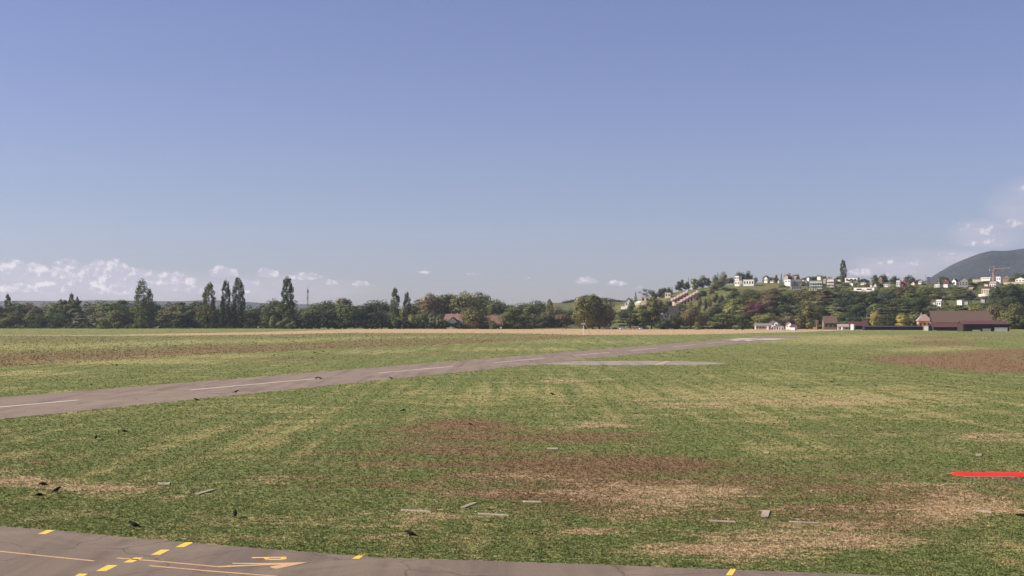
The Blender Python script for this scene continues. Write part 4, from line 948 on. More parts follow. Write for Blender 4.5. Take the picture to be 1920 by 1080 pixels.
# buildings along the field edge at right (standing on the flat field)
FB = [('low pinkish shed with grey roof at left of the white villas', 1415, 1446, 607, 617.5, dict(roof='ridge', wall='pink', rc='grey', frac=.35, yaw=-6, name='shed', cat='shed', wins=(5, 1))),
      ('small pale garden hut at right end of the pinkish shed', 1437, 1444, 611, 618.5, dict(roof='flat', wall='pink', rc='grey', name='hut', cat='hut')),
      ('white villa with wide low gable and brown roof', 1440, 1466, 599.5, 616, dict(roof='gable', wall='white', rc='brown', frac=.30, yaw=-24, wins=(3, 1), over=1.1, d=11, wz=(.55, .85))),
      ('white porch building with dark openings in front of the white villa', 1449, 1472, 609, 619, dict(roof='gable', wall='white', rc='darkred', frac=.25, yaw=-16, wins=(4, 1), wz=(.0, .85), d=7, over=.6, name='porch', cat='porch')),
      ('second white villa with round-topped gable and red-brown roof', 1472, 1490, 602, 617, dict(roof='gable', wall='white', rc='darkred', frac=.30, yaw=-28, wins=(2, 1), over=.8, d=11, wz=(.4, .6))),
      ('white garage with dark red roof at right of the villas', 1481, 1496, 608.5, 619, dict(roof='ridge', wall='white', rc='darkred', frac=.38, yaw=-32, name='garage', cat='garage', d=6)),
      ('small brownish hut left of the brown barn', 1523, 1537, 601, 616, dict(roof='ridge', wall='tanwood', rc='brown', frac=.4, name='hut', cat='hut', wins=(1, 1))),
      ('brown barn with steep shingled roof', 1541, 1570, 593, 616, dict(roof='ridge', wall='tanwood', rc='brown', frac=.55, yaw=-8, d=14, name='barn', cat='barn', wins=(3, 1))),
      ('low shed with reddish roof right of the brown barn', 1569, 1591, 608, 618, dict(roof='ridge', wall='grey', rc='pink', frac=.45, yaw=-6, name='shed', cat='shed', wins=(2, 1))),
      ('small white pump hut right of the brown barn', 1577, 1581, 613, 618.3, dict(roof='flat', wall='white', rc='grey', name='hut', cat='hut')),
      ('bright white square box building at the field edge', 1594, 1604, 607.5, 618.8, dict(roof='flat', wall='white', rc='grey', yaw=-30, d=5, name='shed', cat='shed')),
      ('dark lean-to roof behind the bright white box', 1588, 1626, 603, 617.8, dict(roof='ridge', wall='board', rc='darkred', frac=.5, yaw=5, name='shed', cat='shed')),
      ('very long dark red-brown shed wall at field edge', 1619, 1728, 611.2, 618.8, dict(roof='shed', wall='board', rc='dark', frac=.25, yaw=-1, d=6, name='long_shed', cat='shed')),
      ('orange house with hipped roof and chimneys', 1720, 1744, 589, 615, dict(roof='hip', wall='orange', rc='pink', frac=.48, yaw=-6, chim=1, wins=(3, 1), d=6, over=.9)),
      ('pale grey tent-like shed at left of the big barn', 1732, 1745, 611, 620, dict(roof='flat', wall='grey', rc='grey', yaw=-40, name='shed', cat='shed')),
      ('cream house front under the left end of big barn roof', 1742, 1758, 598, 615.5, dict(roof='ridge', wall='cream', rc='dark', frac=.35, yaw=-10, wins=(2, 1))),
      ('dark red-roofed low shed before the big barn', 1745, 1795, 606, 620, dict(roof='ridge', wall='board', rc='darkred', frac=.5, yaw=-3, d=12, name='shed', cat='shed', gdoor=[(.0, .12, .2, 'grey')])),
      ('small white gate house between the sheds', 1795, 1805, 610, 620.8, dict(roof='flat', wall='white', rc='grey', name='hut', cat='hut', wins=(1, 1), yaw=-15)),
      ('open dark shed with red metal roof and pale doors', 1800, 1886, 602, 621, dict(roof='ridge', wall='board', rc='darkred', frac=.30, yaw=-3, d=14, name='open_shed', cat='shed', gdoor=[(.20, .37, .22, 'cream'), (.42, .6, .4, 'pink'), (.68, .96, .55, 'white')]))]
for lab, a, b_, c_, d_, kw in FB: house(lab, a, b_, c_, d_, flat=True, keep=False, **kw)
house('huge farm barn with long brown tiled roof', 1744, 1851, 583, 617.5, 1003, d=24, yaw=-3, roof='ridge', wall='board', rc='brown', frac=.58, name='barn', cat='barn', over=1.2, keep=False, wins=(0, 0))

# ---- fill the tree line and the wood
def sky(px): return lerp_tab(SKY, px)
cols_l = ['dark green', 'dark green', 'mid green', 'olive', 'brownish olive', 'russet brown', 'olive', 'mid green']
def limit(px, Y, wpx):
    lim = 0
    for x0, x1, yb, Yb in HOUSES:
        if Y < Yb - 2 and px + wpx * .42 > x0 and px - wpx * .42 < x1: lim = max(lim, yb - 1.2)
    return lim
def fill(row, x0, x1, step, Yf, ytf, wf, colsel, keys, jit=.3, minh=3.0, group=None):
    x = x0
    while x < x1:
        px = x + trnd.uniform(-jit, jit) * step; x += step
        Y = Yf(px) + trnd.uniform(-8, 8); w = wf * trnd.uniform(.85, 1.25); yt = ytf(px) + trnd.uniform(-1, 3.2)
        lim = limit(px, Y, w)
        if lim > yt: yt = lim + trnd.uniform(0, 1.5)
        X = at(px, yt, Y).x; hgt = at(px, yt, Y).z - hz(X, Y)
        if hgt < minh: continue
        wm = min(w, (hgt * 1.15 + 3.5) * F / Y)
        pend(trnd.choice(keys), px, yt, Y, wm, trnd.choice(colsel), row)
B = ['b0', 'b1', 'b2', 'b3', 'b4', 'b5', 'b0', 'b4']
fill('back row', -15, 1180, 33, lambda p: 1215, lambda p: sky(p), 44, ['dark green', 'dark green', 'mid green', 'brownish olive', 'dark green', 'olive'], B + ['w0'], .35)
fill('middle row', -10, 1170, 37, lambda p: 1150, lambda p: sky(p) + 7, 46, cols_l, B + ['w0', 'w1'])
fill('front row', -10, 560, 40, lambda p: 1105, lambda p: sky(p) + 22, 48, ['dark green', 'mid green', 'olive', 'grey-green', 'dark green'], ['b4', 'b4', 'b1', 'b3', 'b0'])
fill('front row', 795, 1075, 32, lambda p: 1085, lambda p: 586, 38, ['mid green', 'olive', 'russet brown', 'dark green'], ['b4', 'b4', 'b1', 'b0'])
flush_pend('trees of the far tree line')
def mass(name, label, pts, colour, seed, size=.5, per=26):
    g = np.random.default_rng(seed); C = []; Rr = []
    for X, Y, Z, h in pts:
        for _ in range(max(1, int(h / 2.2))):
            r = g.uniform(1.2, 2.1); C.append(np.array([X + g.normal() * 1.6, Y + g.normal() * 2.5, Z + g.uniform(0, max(.3, h - r))])); Rr.append(r)
    V, var = leaves(g, C, Rr, per, size, .9, None, .8, .12)
    o = bpy.data.objects.new(name, leafmesh(name, V, var)); COL.objects.link(o)
    o.color = tuple(x * LEAFGAIN for x in PAL[colour]) + (1,); tag(o, label, 'undergrowth', None, 'stuff')
mp = []
mr_ = random.Random(8)
for i in range(620):
    px = -30 + 1215 * i / 620; Y = 1190 + mr_.uniform(-10, 45); p = at(px, sky(px) + 9 + 5 * math.sin(px * .13), Y); mp.append((p.x, Y, 0, max(3, p.z - 1)))
    Y = 1075 + mr_.uniform(0, 25); p = at(px, 600, Y)
    if px < 545 or 945 < px < 1070: mp.append((p.x, Y, 0, 4.0 + 2 * math.sin(px * .21)))
mass('woodland_undergrowth', 'dark dense undergrowth filling the far tree line', mp, 'dark green', 61)
def mass_slope():
    out = []
    for i in range(2600):
        px = mr_.uniform(1325, 1925); Y = mr_.uniform(1050, 1488); p = at(px, 570, Y); z = hz(p.x, Y); h = mr_.uniform(2.0, 4.5)
        tp = float(topx(p.x, Y, z + h)[1])
        if tp < lerp_tab(BOUND, px) or tp < limit(px, Y, 6): continue
        if 1745 < px < 1838 and 1180 < Y < 1290 and mr_.random() < .8: continue
        out.append((p.x, Y, z, h))
    return out
def slopey(k): return lambda p: k
WC = ['mid green', 'dark green', 'olive', 'mid green', 'grey-green', 'brownish olive', 'dark green', 'blue-green', 'mid green', 'olive', 'light green', 'russet brown', 'mid green', 'dark green']
def top_at(Y, h):
    def f(p):
        X = at(p, 570, Y).x; return float(topx(X, Y, hz(X, Y) + h)[1])
    return f
BOUND = [(1300, 594), (1325, 586), (1350, 560), (1375, 546), (1400, 541), (1448, 544), (1462, 530), (1480, 527), (1930, 525)]
def top_b(Y, h):
    def f(p):
        X = at(p, 570, Y).x; return max(float(topx(X, Y, hz(X, Y) + h)[1]), float(lerp_tab(BOUND, p)))
    return f
for i, (Y, h, x0) in enumerate([(1045, 12, 1325), (1110, 13.5, 1335), (1180, 14, 1345), (1250, 13, 1350), (1320, 12.5, 1370), (1385, 11, 1385), (1440, 9, 1465)]):
    fill(['lowest row', 'second row', 'third row', 'fourth row', 'fifth row', 'sixth row', 'top row'][i], x0, 1922, 35 - i * 1.2, slopey(Y), top_b(Y, h), 45 - i * 2.2, WC, B, .35, 1.7)
fill('hilltop row', 1462, 1922, 21, slopey(1485), top_b(1485, 5), 18, WC, B, .4, 1.4)
fill('village row', 1195, 1330, 19, slopey(1085), lambda p: 583, 24, ['dark green', 'mid green', 'olive'], B, .3)
for a_, b_2, c_2, d_2 in [(1184, 560, 1210, 14), (1197, 571, 1150, 20), (1212, 566, 1160, 18), (1228, 560, 1190, 22), (1240, 562, 1180, 20), (1252, 561, 1190, 16), (1232, 572, 1110, 22), (1270, 566, 1150, 14), (1280, 569, 1130, 18),
                           (1294, 566, 1150, 12), (1312, 556, 1230, 9), (1322, 560, 1200, 9), (1330, 556, 1240, 9), (1342, 549, 1290, 12), (1352, 552, 1270, 10), (1318, 544, 1380, 14), (1308, 548, 1340, 12), (1332, 541, 1400, 14), (1362, 538, 1420, 16), (1377, 540, 1400, 14)]:
    pend(trnd.choice(['b0', 'b1', 'b4']), a_, b_2, c_2, d_2, trnd.choice(['dark green', 'olive', 'mid green', 'brownish olive']), 'upper village row')
flush_pend('trees of the wooded slope')
mass('woodland_undergrowth', 'green shrubs filling the wooded slope between its trees', mass_slope(), 'mid green', 62)
for i, (px, yt) in enumerate([(1092, 554), (1100, 552), (1108, 555), (1120, 556), (1132, 558), (1150, 560), (1160, 562), (1072, 561), (1062, 563), (1142, 562)]):
    p = at(px, yt + 7, 2450)
    ptree('b0', px, yt, 2450, 14, 'dark green', f'distant dark tree on the vineyard hill, {ORD[[8,9].index(i) if i > 7 else (i+2 if i<5 else i+2)] if False else ORD[sorted([1092,1100,1108,1120,1132,1150,1160,1072,1062,1142]).index(px)]} from left along its crest', fn=midz)
print('TREES', NTREES)

# ------------------------------------------------------------------ mast, crane, antenna, windsock, small field furniture
steel = pmat('galvanised_steel', (0.20, 0.20, 0.21), .5, .1, 2, .3)
def lattice(name, h, w0, w1, mat, parent, n=10, r=.09):
    b = MB(); P = [(-1, -1), (1, -1), (1, 1), (-1, 1)]
    for k in range(n):
        z0, z1 = h * k / n, h * (k + 1) / n; a = w0 + (w1 - w0) * k / n; c = w0 + (w1 - w0) * (k + 1) / n
        for i in range(4):
            x, y = P[i]; x2, y2 = P[(i + 1) % 4]
            b.tube((x * a, y * a, z0), (x * c, y * c, z1), r, n=4); b.tube((x * a, y * a, z0), (x2 * c, y2 * c, z1), r * .7, n=4); b.tube((x * c, y * c, z1), (x2 * c, y2 * c, z1), r * .7, n=4)
    return b.obj(name, mat, parent)
p = at(577, 538, 1500)
m = empty('telecom_mast', (p.x, 1500, 0), 0, 'slender grey telecom mast with antennas above the left trees', 'mast')
lattice('lattice_tower', p.z - 2, 1.0, .45, steel, m, 14, .12)
for i in range(3):
    a = i * 2.1; MB().box(math.cos(a) * .9 - .25, math.cos(a) * .9 + .25, math.sin(a) * .9 - .2, math.sin(a) * .9 + .2, p.z - 6.5, p.z - 3.5).obj('antenna_panel', pmat('antenna_grey', (.35, .35, .36)), m)
    MB().box(math.cos(a + 1) * .8 - .25, math.cos(a + 1) * .8 + .25, math.sin(a + 1) * .8 - .2, math.sin(a + 1) * .8 + .2, p.z - 13.5, p.z - 11).obj('antenna_panel', pmat('antenna_grey', (.35, .35, .36)), m)
MB().tube((0, 0, p.z - 2), (0, 0, p.z + 2), .1).obj('antenna_rod', steel, m)
p = at(1863.5, 505, 1650); gz = hz(p.x, 1650)
cr = empty('tower_crane', (p.x, 1650, gz), 0, 'pale red tower crane with raised jib over the hilltop houses', 'crane')
cm_ = pmat('crane_paint', (0.62, 0.43, 0.34), .6, .1, 1)
hc = p.z - gz
lattice('tower', hc, .95, .95, cm_, cr, 16, .22)
b = MB()
L = (1893 - 1863.5) * 1650 / F
for k in range(12):
    x0, x1 = L * k / 12, L * (k + 1) / 12; z0, z1 = hc + .06 * x0, hc + .06 * x1
    for y in (-.6, .6): b.tube((x0, y, z0), (x1, y, z1), .17, n=4); b.tube((x0, y, z0), (x1, 0, z1 + 1.3), .1, n=4)
    b.tube((x0, 0, z0 + 1.3), (x1, 0, z1 + 1.3), .17, n=4)
b.obj('jib', cm_, cr)
b = MB()
for y in (-.6, .6): b.tube((0, y, hc), (-5, y, hc), .2, n=4)
b.tube((0, 0, hc), (0, 0, hc + 4), .25, n=4); b.tube((0, 0, hc + 4), (L * .6, 0, hc + .04 * L + 1.4), .08, n=4); b.tube((0, 0, hc + 4), (-5, 0, hc), .08, n=4)
b.obj('counter_jib', cm_, cr); MB().box(-5.2, -3.4, -.8, .8, hc - 1.8, hc + .4).obj('counterweight', pmat('concrete', (.4, .38, .36)), cr)
MB().box(.9, 2.3, -.7, .7, hc - 2.4, hc - .4).obj('cab', glassmat(), cr)
for px, yt, lab in ((1736, 515, 'thin antenna pole on the dark grey skyline block'), (1292, 520, 'thin dark pole on the ridge above the terraced rows')):
    if px == 1292: continue
    p = at(px, yt, 1545); z = hz(p.x, 1545)
    a = empty('antenna_pole', (p.x, 1545, z), 0, lab, 'antenna'); MB().tube((0, 0, 0), (0, 0, p.z - z), .35, .2, 6).obj('pole', steel, a)
    MB().tube((-.9, 0, p.z - z - 1.2), (.9, 0, p.z - z - 1.2), .12, n=4).obj('crossbar', steel, a)
# windsock
g0 = gp(1094, 628.3); hw = at(1094, 605, g0.y).z
ws = empty('windsock', (g0.x, g0.y, 0), 0, 'white pole with drooping faded windsock beyond the runway', 'windsock')
wm = pmat('white_metal', (.78, .75, .70), .5, .05, 1)
MB().tube((0, 0, 0), (0, 0, hw), .16, .12, 8).obj('pole', wm, ws)
MB().box(-1.0, -.15, -.12, .12, hw - 1.0, hw - .1).obj('light_box', wm, ws)
b = MB(); rings = []
for k in range(6):
    t = k / 5; c = Vector((.35 + 1.7 * t, .1, hw - .35 - 2.0 * t ** 1.1)); dn = Vector((.75, 0, -.66)); r = .48 * (1 - .5 * t)
    rings.append((c, Vector((0, r, 0)), Vector((.66 * r, 0, .75 * r))))
b.loft(rings, 10).obj('sock', pmat('faded_orange_fabric', (.55, .33, .24), .9, .15, 3), ws, True)
MB().tube((0, 0, hw - .35), (.4, .1, hw - .35), .05).obj('swivel_arm', wm, ws)
# field markers
def marker(px, yb, w, h, lab, col='white'):
    g1 = gp(px, yb); s = g1.y / F
    e = empty('field_marker', (g1.x, g1.y, 0), 0, lab, 'marker')
    W_, H_ = w * s, h * s
    MB().box(-W_ / 2, W_ / 2, -W_ * .3, W_ * .3, .35 * H_, H_).obj('panel', pmat('wall_' + col, WALLS[col]), e)
    for q in (-1, 1): MB().box(q * W_ * .35 - .06, q * W_ * .35 + .06, -.05, .05, 0, .35 * H_ - .002).obj('post', steel, e)
marker(939, 617.8, 4.0, 5, 'small white square board at the field edge below the long barn')
marker(933, 617.6, 2, 2.6, 'tiny white peg left of the white board by the barn')
marker(94, 677, 2.6, 5, 'short pale post in the dry meadow at far left', 'cream')
marker(157, 674, 2.0, 3, 'shorter pale post in the dry meadow, right of another', 'cream')
marker(1036, 629, 1.0, 4, 'thin pale post left of the windsock', 'tanwood')
marker(484, 616.5, 2.2, 4, 'pale post at the field edge below the left trees', 'white')
# parked cars
def make_car():
    e = empty('parked_car', (0, 0, 0), 0, 'x', 'car')
    body = MB()
    def sec(x, w, z0, z1): return [(x, -w, z0), (x, w, z0), (x, w, z1 * .93), (x, w * .86, z1), (x, -w * .86, z1), (x, -w, z1 * .93)]
    S = [sec(-2.15, .74, .38, .72), sec(-2.0, .84, .22, .92), (sec(-1.0, .87, .2, .95)), sec(.9, .87, .2, .93), sec(1.9, .83, .22, .78), sec(2.15, .72, .36, .62)]
    v = [q for s in S for q in s]; f = []
    for k in range(len(S) - 1):
        for i in range(6): j = (i + 1) % 6; f.append((k * 6 + i, k * 6 + j, k * 6 + 6 + j, k * 6 + 6 + i))
    f += [tuple(range(5, -1, -1)), tuple(range(30, 36))]
    body.add(v, f)
    roof = [sec(-1.75, .70, .9, .98), sec(-1.25, .62, .93, 1.42), sec(.15, .62, .93, 1.45), sec(.95, .70, .9, .97)]
    bo = body.obj('body', CARM, e)
    c = MB(); v = [q for s in roof for q in s]; f = []
    for k in range(3):
        for i in range(6): j = (i + 1) % 6; f.append((k * 6 + i, k * 6 + j, k * 6 + 6 + j, k * 6 + 6 + i))
    c.add(v, f + [tuple(range(5, -1, -1)), tuple(range(18, 24))]).obj('window_band', glassmat(), e)
    MB().box(-1.2, .12, -.56, .56, 1.43, 1.49).obj('roof_panel', CARM, e)
    for x in (-1.35, 1.35):
        for y in (-.8, .8):
            w_ = MB().tube((x, y - .1, .33), (x, y + .1, .33), .33, n=14).obj('wheel', pmat('tyre', (.02, .02, .02)), e)
            MB().tube((x, y - .115, .33), (x, y + .115, .33), .18, n=10).obj('rim', steel, w_)
    for y in (-.6, .6): MB().box(2.05, 2.16, y - .12, y + .12, .52, .64).obj('headlight', wm, e)
    return e
def carmat():
    m = bpy.data.materials.new('car_paint'); m.use_nodes = True; w = NT(m.node_tree); b = w.n['Principled BSDF']
    oi = w.node('ShaderNodeObjectInfo'); w.put(b.inputs['Base Color'], oi.outputs['Color']); b.inputs['Roughness'].default_value = .3
    b.inputs['Coat Weight'].default_value = .5; return m
CARM = carmat()
c0 = make_car(); first = True
for px, yaw, col, lab in [(1167, 200, (.8, .8, .78), 'white car parked under the dark cedar, largest and brightest of the cars'), (1178, 170, (.3, .3, .32), 'grey car parked just right of the bright white car'),
                          (1185, 150, (.5, .12, .1), 'red car parked between a grey and a silver car'), (1193, 185, (.5, .5, .5), 'silver car parked right of the red car'),
                          (1203, 215, (.75, .74, .72), 'white car parked right of the silver car'), (1211, 190, (.04, .05, .08), 'dark car, last on the right of the parked cars'),
                          (1139, 180, (.12, .12, .13), 'dark grey car parked alone under the great willow'), (1058, 175, (.55, .3, .22), 'brownish car parked left of the windsock'), (1152, 190, (.04, .04, .05), 'black car parked left of the bright white car')]:
    e = c0 if first else copy_tree(c0); first = False
    p = gp(px, 617.7); e.location = (p.x, p.y, 0); e.rotation_euler = (0, 0, R(yaw)); e['label'] = lab; e['group'] = 'cars parked along the field edge'
    for ch in e.children:
        if ch.name.startswith(('body', 'roof_panel')): ch.color = col + (1,)

# concrete slabs lying in the grass
slabm = asphaltmat('boundary_slab_concrete', (0.34, 0.29, 0.22))
SL = [(307, 908, 24, 4.5, 3, 'small pale slab in dry grass, left of the slanted slab'), (384, 923, 40, 9, 26, 'slanted narrow white slab in the grass near the crows'), (1036, 842, 20, 3, 0, 'faint small slab in the middle of the field'),
      (1437, 850, 12, 4, 4, 'small white slab beyond the square slab'), (1835, 854, 11, 4, 0, 'small white slab above the red wing'), (879, 948, 32, 9, 22, 'slanted pale slab left of the cream slab'),
      (998, 941, 36, 3.6, -1, 'straight cream slab on the brown dry patch'), (780, 958, 56, 3.4, -4, 'long thin slab left of the slanted pale slab'), (925, 965, 58, 3.2, -4, 'long thin pinkish slab under the slanted pale slab'),
      (1435, 965, 18, 13, 8, 'square light grey slab, widest of the slabs'), (1355, 978, 50, 3.4, -2, 'long thin slab left of the square slab'), (1508, 980, 58, 3.0, -3, 'long thin slab right of the square slab'), (1843, 958, 32, 4, -4, 'greyish slab in dry grass under the red wing')]
for px, py, w, h, sk, lab in SL:
    k = sk * .5
    a = [gp(px - w / 2, py + h / 2), gp(px + w / 2 - k, py + h / 2 - (0 if h > 4 else sk * .0)), gp(px + w / 2, py - h / 2), gp(px - w / 2 + k, py - h / 2)]
    if sk < 0: a = [gp(px - w / 2, py - h * .1 + sk * .4), gp(px - w / 2 + 3, py + h * .7 + sk * .4), gp(px + w / 2, py + h * .7 - sk * .4), gp(px + w / 2 - 3, py - h * .1 - sk * .4)]
    if sk > 15: a = [gp(px - w / 2, py + h / 2), gp(px - w / 2 + 9, py + h / 2 + .5), gp(px + w / 2, py - h / 2 + .5), gp(px + w / 2 - 10, py - h / 2)]
    area = sum(p.x * q.y - q.x * p.y for p, q in zip(a, a[1:] + a[:1]))
    if area < 0: a = a[::-1]
    o = MB().prism([(p.x, p.y) for p in a], -.05, .045).obj('concrete_slab', slabm); tag(o, lab, 'slab', 'pale slabs lying in the grass')

# ------------------------------------------------------------------ crows
def make_crow(name, pitch=0.0):
    b = MB(); c, s = math.cos(pitch), math.sin(pitch)
    prof = [(.262, .232, .002, .003), (.225, .240, .008, .010), (.195, .246, .016, .019), (.185, .250, .026, .028), (.155, .256, .035, .036), (.12, .250, .037, .038), (.09, .228, .040, .046), (.04, .200, .055, .062),
            (-.03, .172, .066, .068), (-.10, .150, .060, .056), (-.16, .133, .042, .032), (-.20, .122, .034, .016), (-.27, .104, .042, .008), (-.32, .090, .046, .005)]
    R_ = []
    for x, z, ry, rz_ in prof:
        k = max(0, (x - .02)) / .2; z -= pitch * k * .16; x -= pitch * k * .03
        R_.append(((x, 0, z), (0, ry, 0), (-.25 * rz_, 0, rz_)))
    b.loft(R_, 12)
    for q in (-1, 1):
        b.loft([((.06, q * .052, .20), (0, .008, 0), (0, 0, .012)), ((-.02, q * .067, .182), (0, .012, 0), (0, 0, .048)), ((-.12, q * .055, .152), (0, .012, 0), (0, 0, .040)), ((-.22, q * .03, .126), (0, .007, 0), (0, 0, .016)), ((-.30, q * .015, .108), (0, .003, 0), (0, 0, .004))], 8)
        b.loft([((-.01, q * .032, .15), (.020, 0, 0), (0, .020, 0)), ((0, q * .034, .10), (.011, 0, 0), (0, .011, 0)), ((-.012, q * .036, .055), (.006, 0, 0), (0, .006, 0)), ((0, q * .038, .012), (.006, 0, 0), (0, .006, 0))], 6)
        for a in (-.5, 0, .5): b.tube((0, q * .038, .010), (.05 * math.cos(a), q * .038 + .05 * math.sin(a), .005), .006, .003, 5)
        b.tube((0, q * .038, .010), (-.03, q * .038, .005), .006, .003, 5)
    return b.obj(name, crowm, None, True)
crowm = pmat('crow_feathers', (0.008, 0.008, 0.009), .75, .3, 30, spec=.12)
cA = make_crow('crow', 0.0); cB = make_crow('crow', 1.0); used = {0: False, 1: False}
CR = [(79, 914, 175, 1, 'crow feeding in the grass, topmost of the three at left edge'), (107, 926, 60, 0, 'crow standing in the grass, rightmost of the three at left edge'), (73, 935, 200, 1, 'crow in the grass, lowest of the three at left edge'),
      (250, 993, 165, 0, 'crow standing at the edge of the taxiway near the yellow dashes'), (441, 971, 100, 0, 'upright crow in the grass right of the taxiway dashes'), (769, 1010, 160, 0, 'crow nearest the camera, right of middle near the taxiway edge'),
      (882, 800, 130, 0, 'crow in the middle of the field over the reddish patch'), (180, 825, 100, 0, 'left crow of two in the left field below the runway'), (233, 813, 180, 1, 'right crow of two in the left field below the runway'),
      (757, 773, 0, 1, 'crow in the field below the runway, left of the middle crow'), (1036, 743, 180, 0, 'crow in the green field below the taxiway spur'), (368, 753, 180, 0, 'crow in the grass just below the runway at left'),
      (443, 738, 20, 0, 'crow at the near edge of the runway, left part'), (594, 711.5, 10, 0, 'left crow of two standing on the runway'), (600, 712, 200, 0, 'right crow of two standing on the runway'),
      (172, 724, 90, 0, 'crow at the far edge of the runway, left part'), (733, 712, 180, 0, 'crow just below the runway in the middle'), (1154, 649.8, 0, 1, 'crow at the far edge of the runway near its middle'),
      (219, 686, 0, 1, 'crow in the yellowish strip beyond the runway at left'), (514, 668, 0, 0, 'crow beyond the runway, leftmost of the far group'), (542, 673, 90, 0, 'crow beyond the runway, second from left of the far group'),
      (585, 673, 0, 0, 'crow beyond the runway, lower one of the close far pair'), (590, 663, 180, 0, 'crow beyond the runway, upper left one of the far group'), (607, 661, 0, 0, 'crow beyond the runway, topmost of the far group'),
      (677, 674, 90, 0, 'crow beyond the runway, rightmost of the far group'), (821, 661, 90, 0, 'lone crow beyond the runway above its middle part'), (932, 658, 0, 1, 'lone crow beyond the runway left of the taxiway spur'),
      (1291, 662, 0, 1, 'crow in the grass between the runway and the spur tip'), (1618, 632, 0, 0, 'distant crow in the green right of the runway end')]
crrnd = random.Random(3)
for px, py, yaw, k, lab in CR:
    src = (cA, cB)[k]; o = src if not used[k] else src.copy()
    if used[k]: COL.objects.link(o)
    used[k] = True
    p = gp(px, py); o.location = (p.x, p.y, .012); o.rotation_euler = (0, 0, R(yaw)); s = crrnd.uniform(1.0, 1.12) * (1 + .25 * min(1, max(0, (p.y - 60) / 200))) ; o.scale = (s, s, s)
    tag(o, lab, 'crow', 'crows on the airfield')

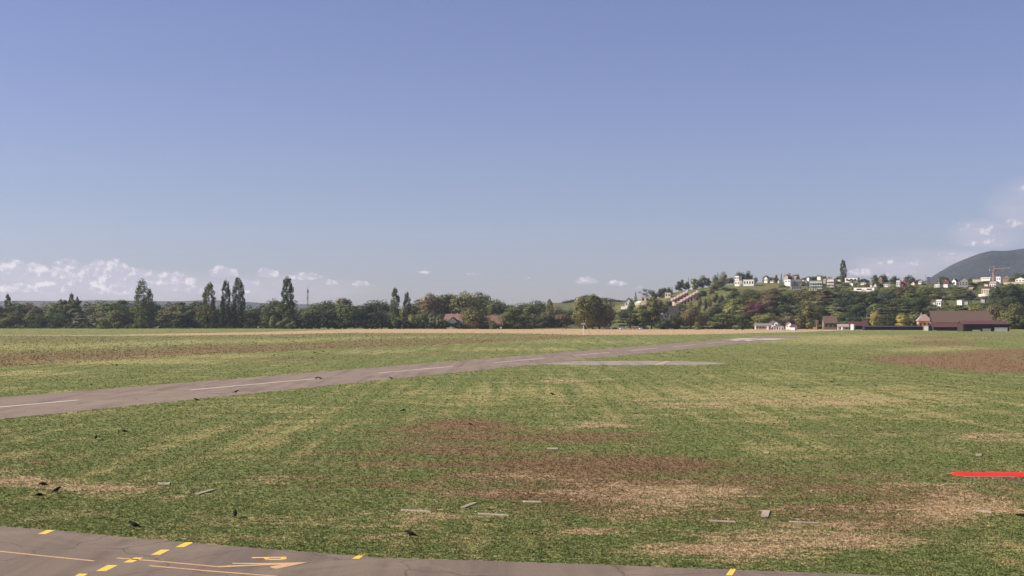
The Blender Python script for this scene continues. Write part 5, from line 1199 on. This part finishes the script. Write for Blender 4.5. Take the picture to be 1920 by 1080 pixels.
# ------------------------------------------------------------------ the red high-wing aeroplane (its wing tip reaches into the picture)
def airplane():
    tipg = gp(1893, 967.5); tip_x = tipg.x - 1.46 / math.tan(SUN_EL)
    hwg = 1.62; y0 = tipg.y
    red = pmat('red_aircraft_paint', (0.60, 0.030, 0.018), .5, .10, 2.5, spec=.25); wht = pmat('white_aircraft_paint', (.78, .76, .72), .4, .05, 1)
    half = 5.35; cx = tip_x + half
    e = empty('light_aircraft', (cx, y0, 0), R(-1.0), 'red high-wing light aircraft whose wing tip reaches in at right edge', 'aircraft')
    ch = 1.15
    def foil(x, c, z, th, yo=0):
        pts = [(.5, 0), (.42, .45), (.25, .85), (0, 1), (-.25, .7), (-.5, .06), (-.5, 0), (-.25, -.12), (0, -.2), (.3, -.25)]
        return [(x, yo + q[0] * c, z + q[1] * th) for q in pts]
    for s in (-1, 1):
        S = [foil(s * .35, ch, hwg, .11), foil(s * 4.55, ch, hwg, .11), foil(s * 4.95, ch * .88, hwg + .005, .12), foil(s * 5.2, ch * .62, hwg + .02, .10), foil(s * 5.33, ch * .30, hwg + .04, .05)]
        v = [q for k in S for q in k]; n = 10; f = []
        for k in range(4):
            for i in range(n): j = (i + 1) % n; f.append((k * n + i, k * n + j, (k + 1) * n + j, (k + 1) * n + i)[::s])
        f += [tuple(range(n)), tuple(range(4 * n, 5 * n))[::-1]]
        wing = meshobj('wing', v, f, red, e)
        MB().box(s * 3.9 - 1.1, s * 3.9 + .9, -ch * .5 - .012, -ch * .5 + .0, hwg + .004, hwg + .02).obj('aileron_edge', wht, wing)
        MB().loft([((s * 5.31, .05, hwg + .05), (0, .05, 0), (0, 0, .035)), ((s * 5.42, .05, hwg + .05), (0, .04, 0), (0, 0, .03)), ((s * 5.56, .05, hwg + .05), (0, .012, 0), (0, 0, .01))], 8).obj('navigation_light', pmat('tip_light', (.5, .2, .14), .3), wing)
        for yy in (.35, -.3):
            MB().tube((s * 3.35, yy, hwg - .03), (s * .42, yy * .6 + .1, .62), .035, .035, 8).obj('wing_strut', pmat('strut_grey', (.75, .72, .68), .5), e)
    prof = [(2.35, 1.05, .10, .10), (2.2, 1.05, .30, .30), (1.6, 1.08, .42, .42), (.8, 1.15, .46, .52), (0, 1.18, .46, .54), (-.8, 1.15, .42, .46), (-1.8, 1.08, .30, .32), (-3.0, 1.03, .18, .2), (-4.4, 1.0, .06, .12)]
    fu = MB().loft([((0, y, z), (a, 0, 0), (0, 0, h)) for y, z, a, h in prof], 16).obj('fuselage', red, e, True)
    MB().loft([((0, .95, 1.5), (.36, 0, 0), (0, 0, .1)), ((0, .6, 1.62), (.42, 0, 0), (0, 0, .2)), ((0, -.5, 1.6), (.40, 0, 0), (0, 0, .18)), ((0, -1.2, 1.42), (.28, 0, 0), (0, 0, .1))], 12).obj('cockpit_glass', glassmat(), e, True)
    MB().prism([(-1.5, -3.85), (1.5, -3.85), (1.35, -4.75), (-1.35, -4.75)], 1.08, 1.13).obj('tailplane', red, e)
    fin = MB().add([(-.03, -3.6, 1.1), (-.03, -4.75, 1.05), (-.03, -4.8, 2.0), (-.03, -4.35, 2.1), (.03, -3.6, 1.1), (.03, -4.75, 1.05), (.03, -4.8, 2.0), (.03, -4.35, 2.1)], [(0, 3, 2, 1), (4, 5, 6, 7), (0, 4, 7, 3), (3, 7, 6, 2), (2, 6, 5, 1), (1, 5, 4, 0)]).obj('fin', red, e)
    MB().box(-.9, .9, 2.42, 2.46, .98, 1.12).obj('propeller', pmat('prop_black', (.03, .03, .03)), e)
    for s in (-1, 1):
        MB().tube((s * .3, 1.1, .75), (s * .85, 1.2, .28), .04, .03, 8).obj('landing_leg', steel, e)
        MB().tube((s * .78, 1.2, .27), (s * .94, 1.2, .27), .27, n=18).obj('wheel', pmat('tyre', (.02, .02, .02)), e)
    MB().tube((0, -4.3, .9), (0, -4.5, .12), .03, .02, 6).obj('landing_leg', steel, e)
    MB().tube((-.05, -4.5, .11), (.05, -4.5, .11), .11, n=12).obj('tail_wheel', pmat('tyre', (.02, .02, .02)), e)
airplane()

# ------------------------------------------------------------------ the air
def haze():
    b = MB().box(-6200, 6200, -600, 9200, -1.0, 560); o = b.obj('haze', None)
    m = bpy.data.materials.new('haze_air'); m.use_nodes = True; w = NT(m.node_tree); w.n.clear()
    out = w.node('ShaderNodeOutputMaterial'); v = w.node('ShaderNodeVolumePrincipled')
    v.inputs['Color'].default_value = HAZE_COL + (1,); v.inputs['Density'].default_value = HAZE_D; v.inputs['Anisotropy'].default_value = 0.2
    w.l.new(v.outputs[0], out.inputs['Volume']); o.data.materials.append(m); o['kind'] = 'stuff'
    o['label'] = 'thin blue morning haze over the plain'; o.display_type = 'WIRE'
HAZE_COL = (0.62, 0.72, 1.0); HAZE_D = 0.000045
haze()
scene.cycles.volume_bounces = 1
scene.cycles.use_denoising = True
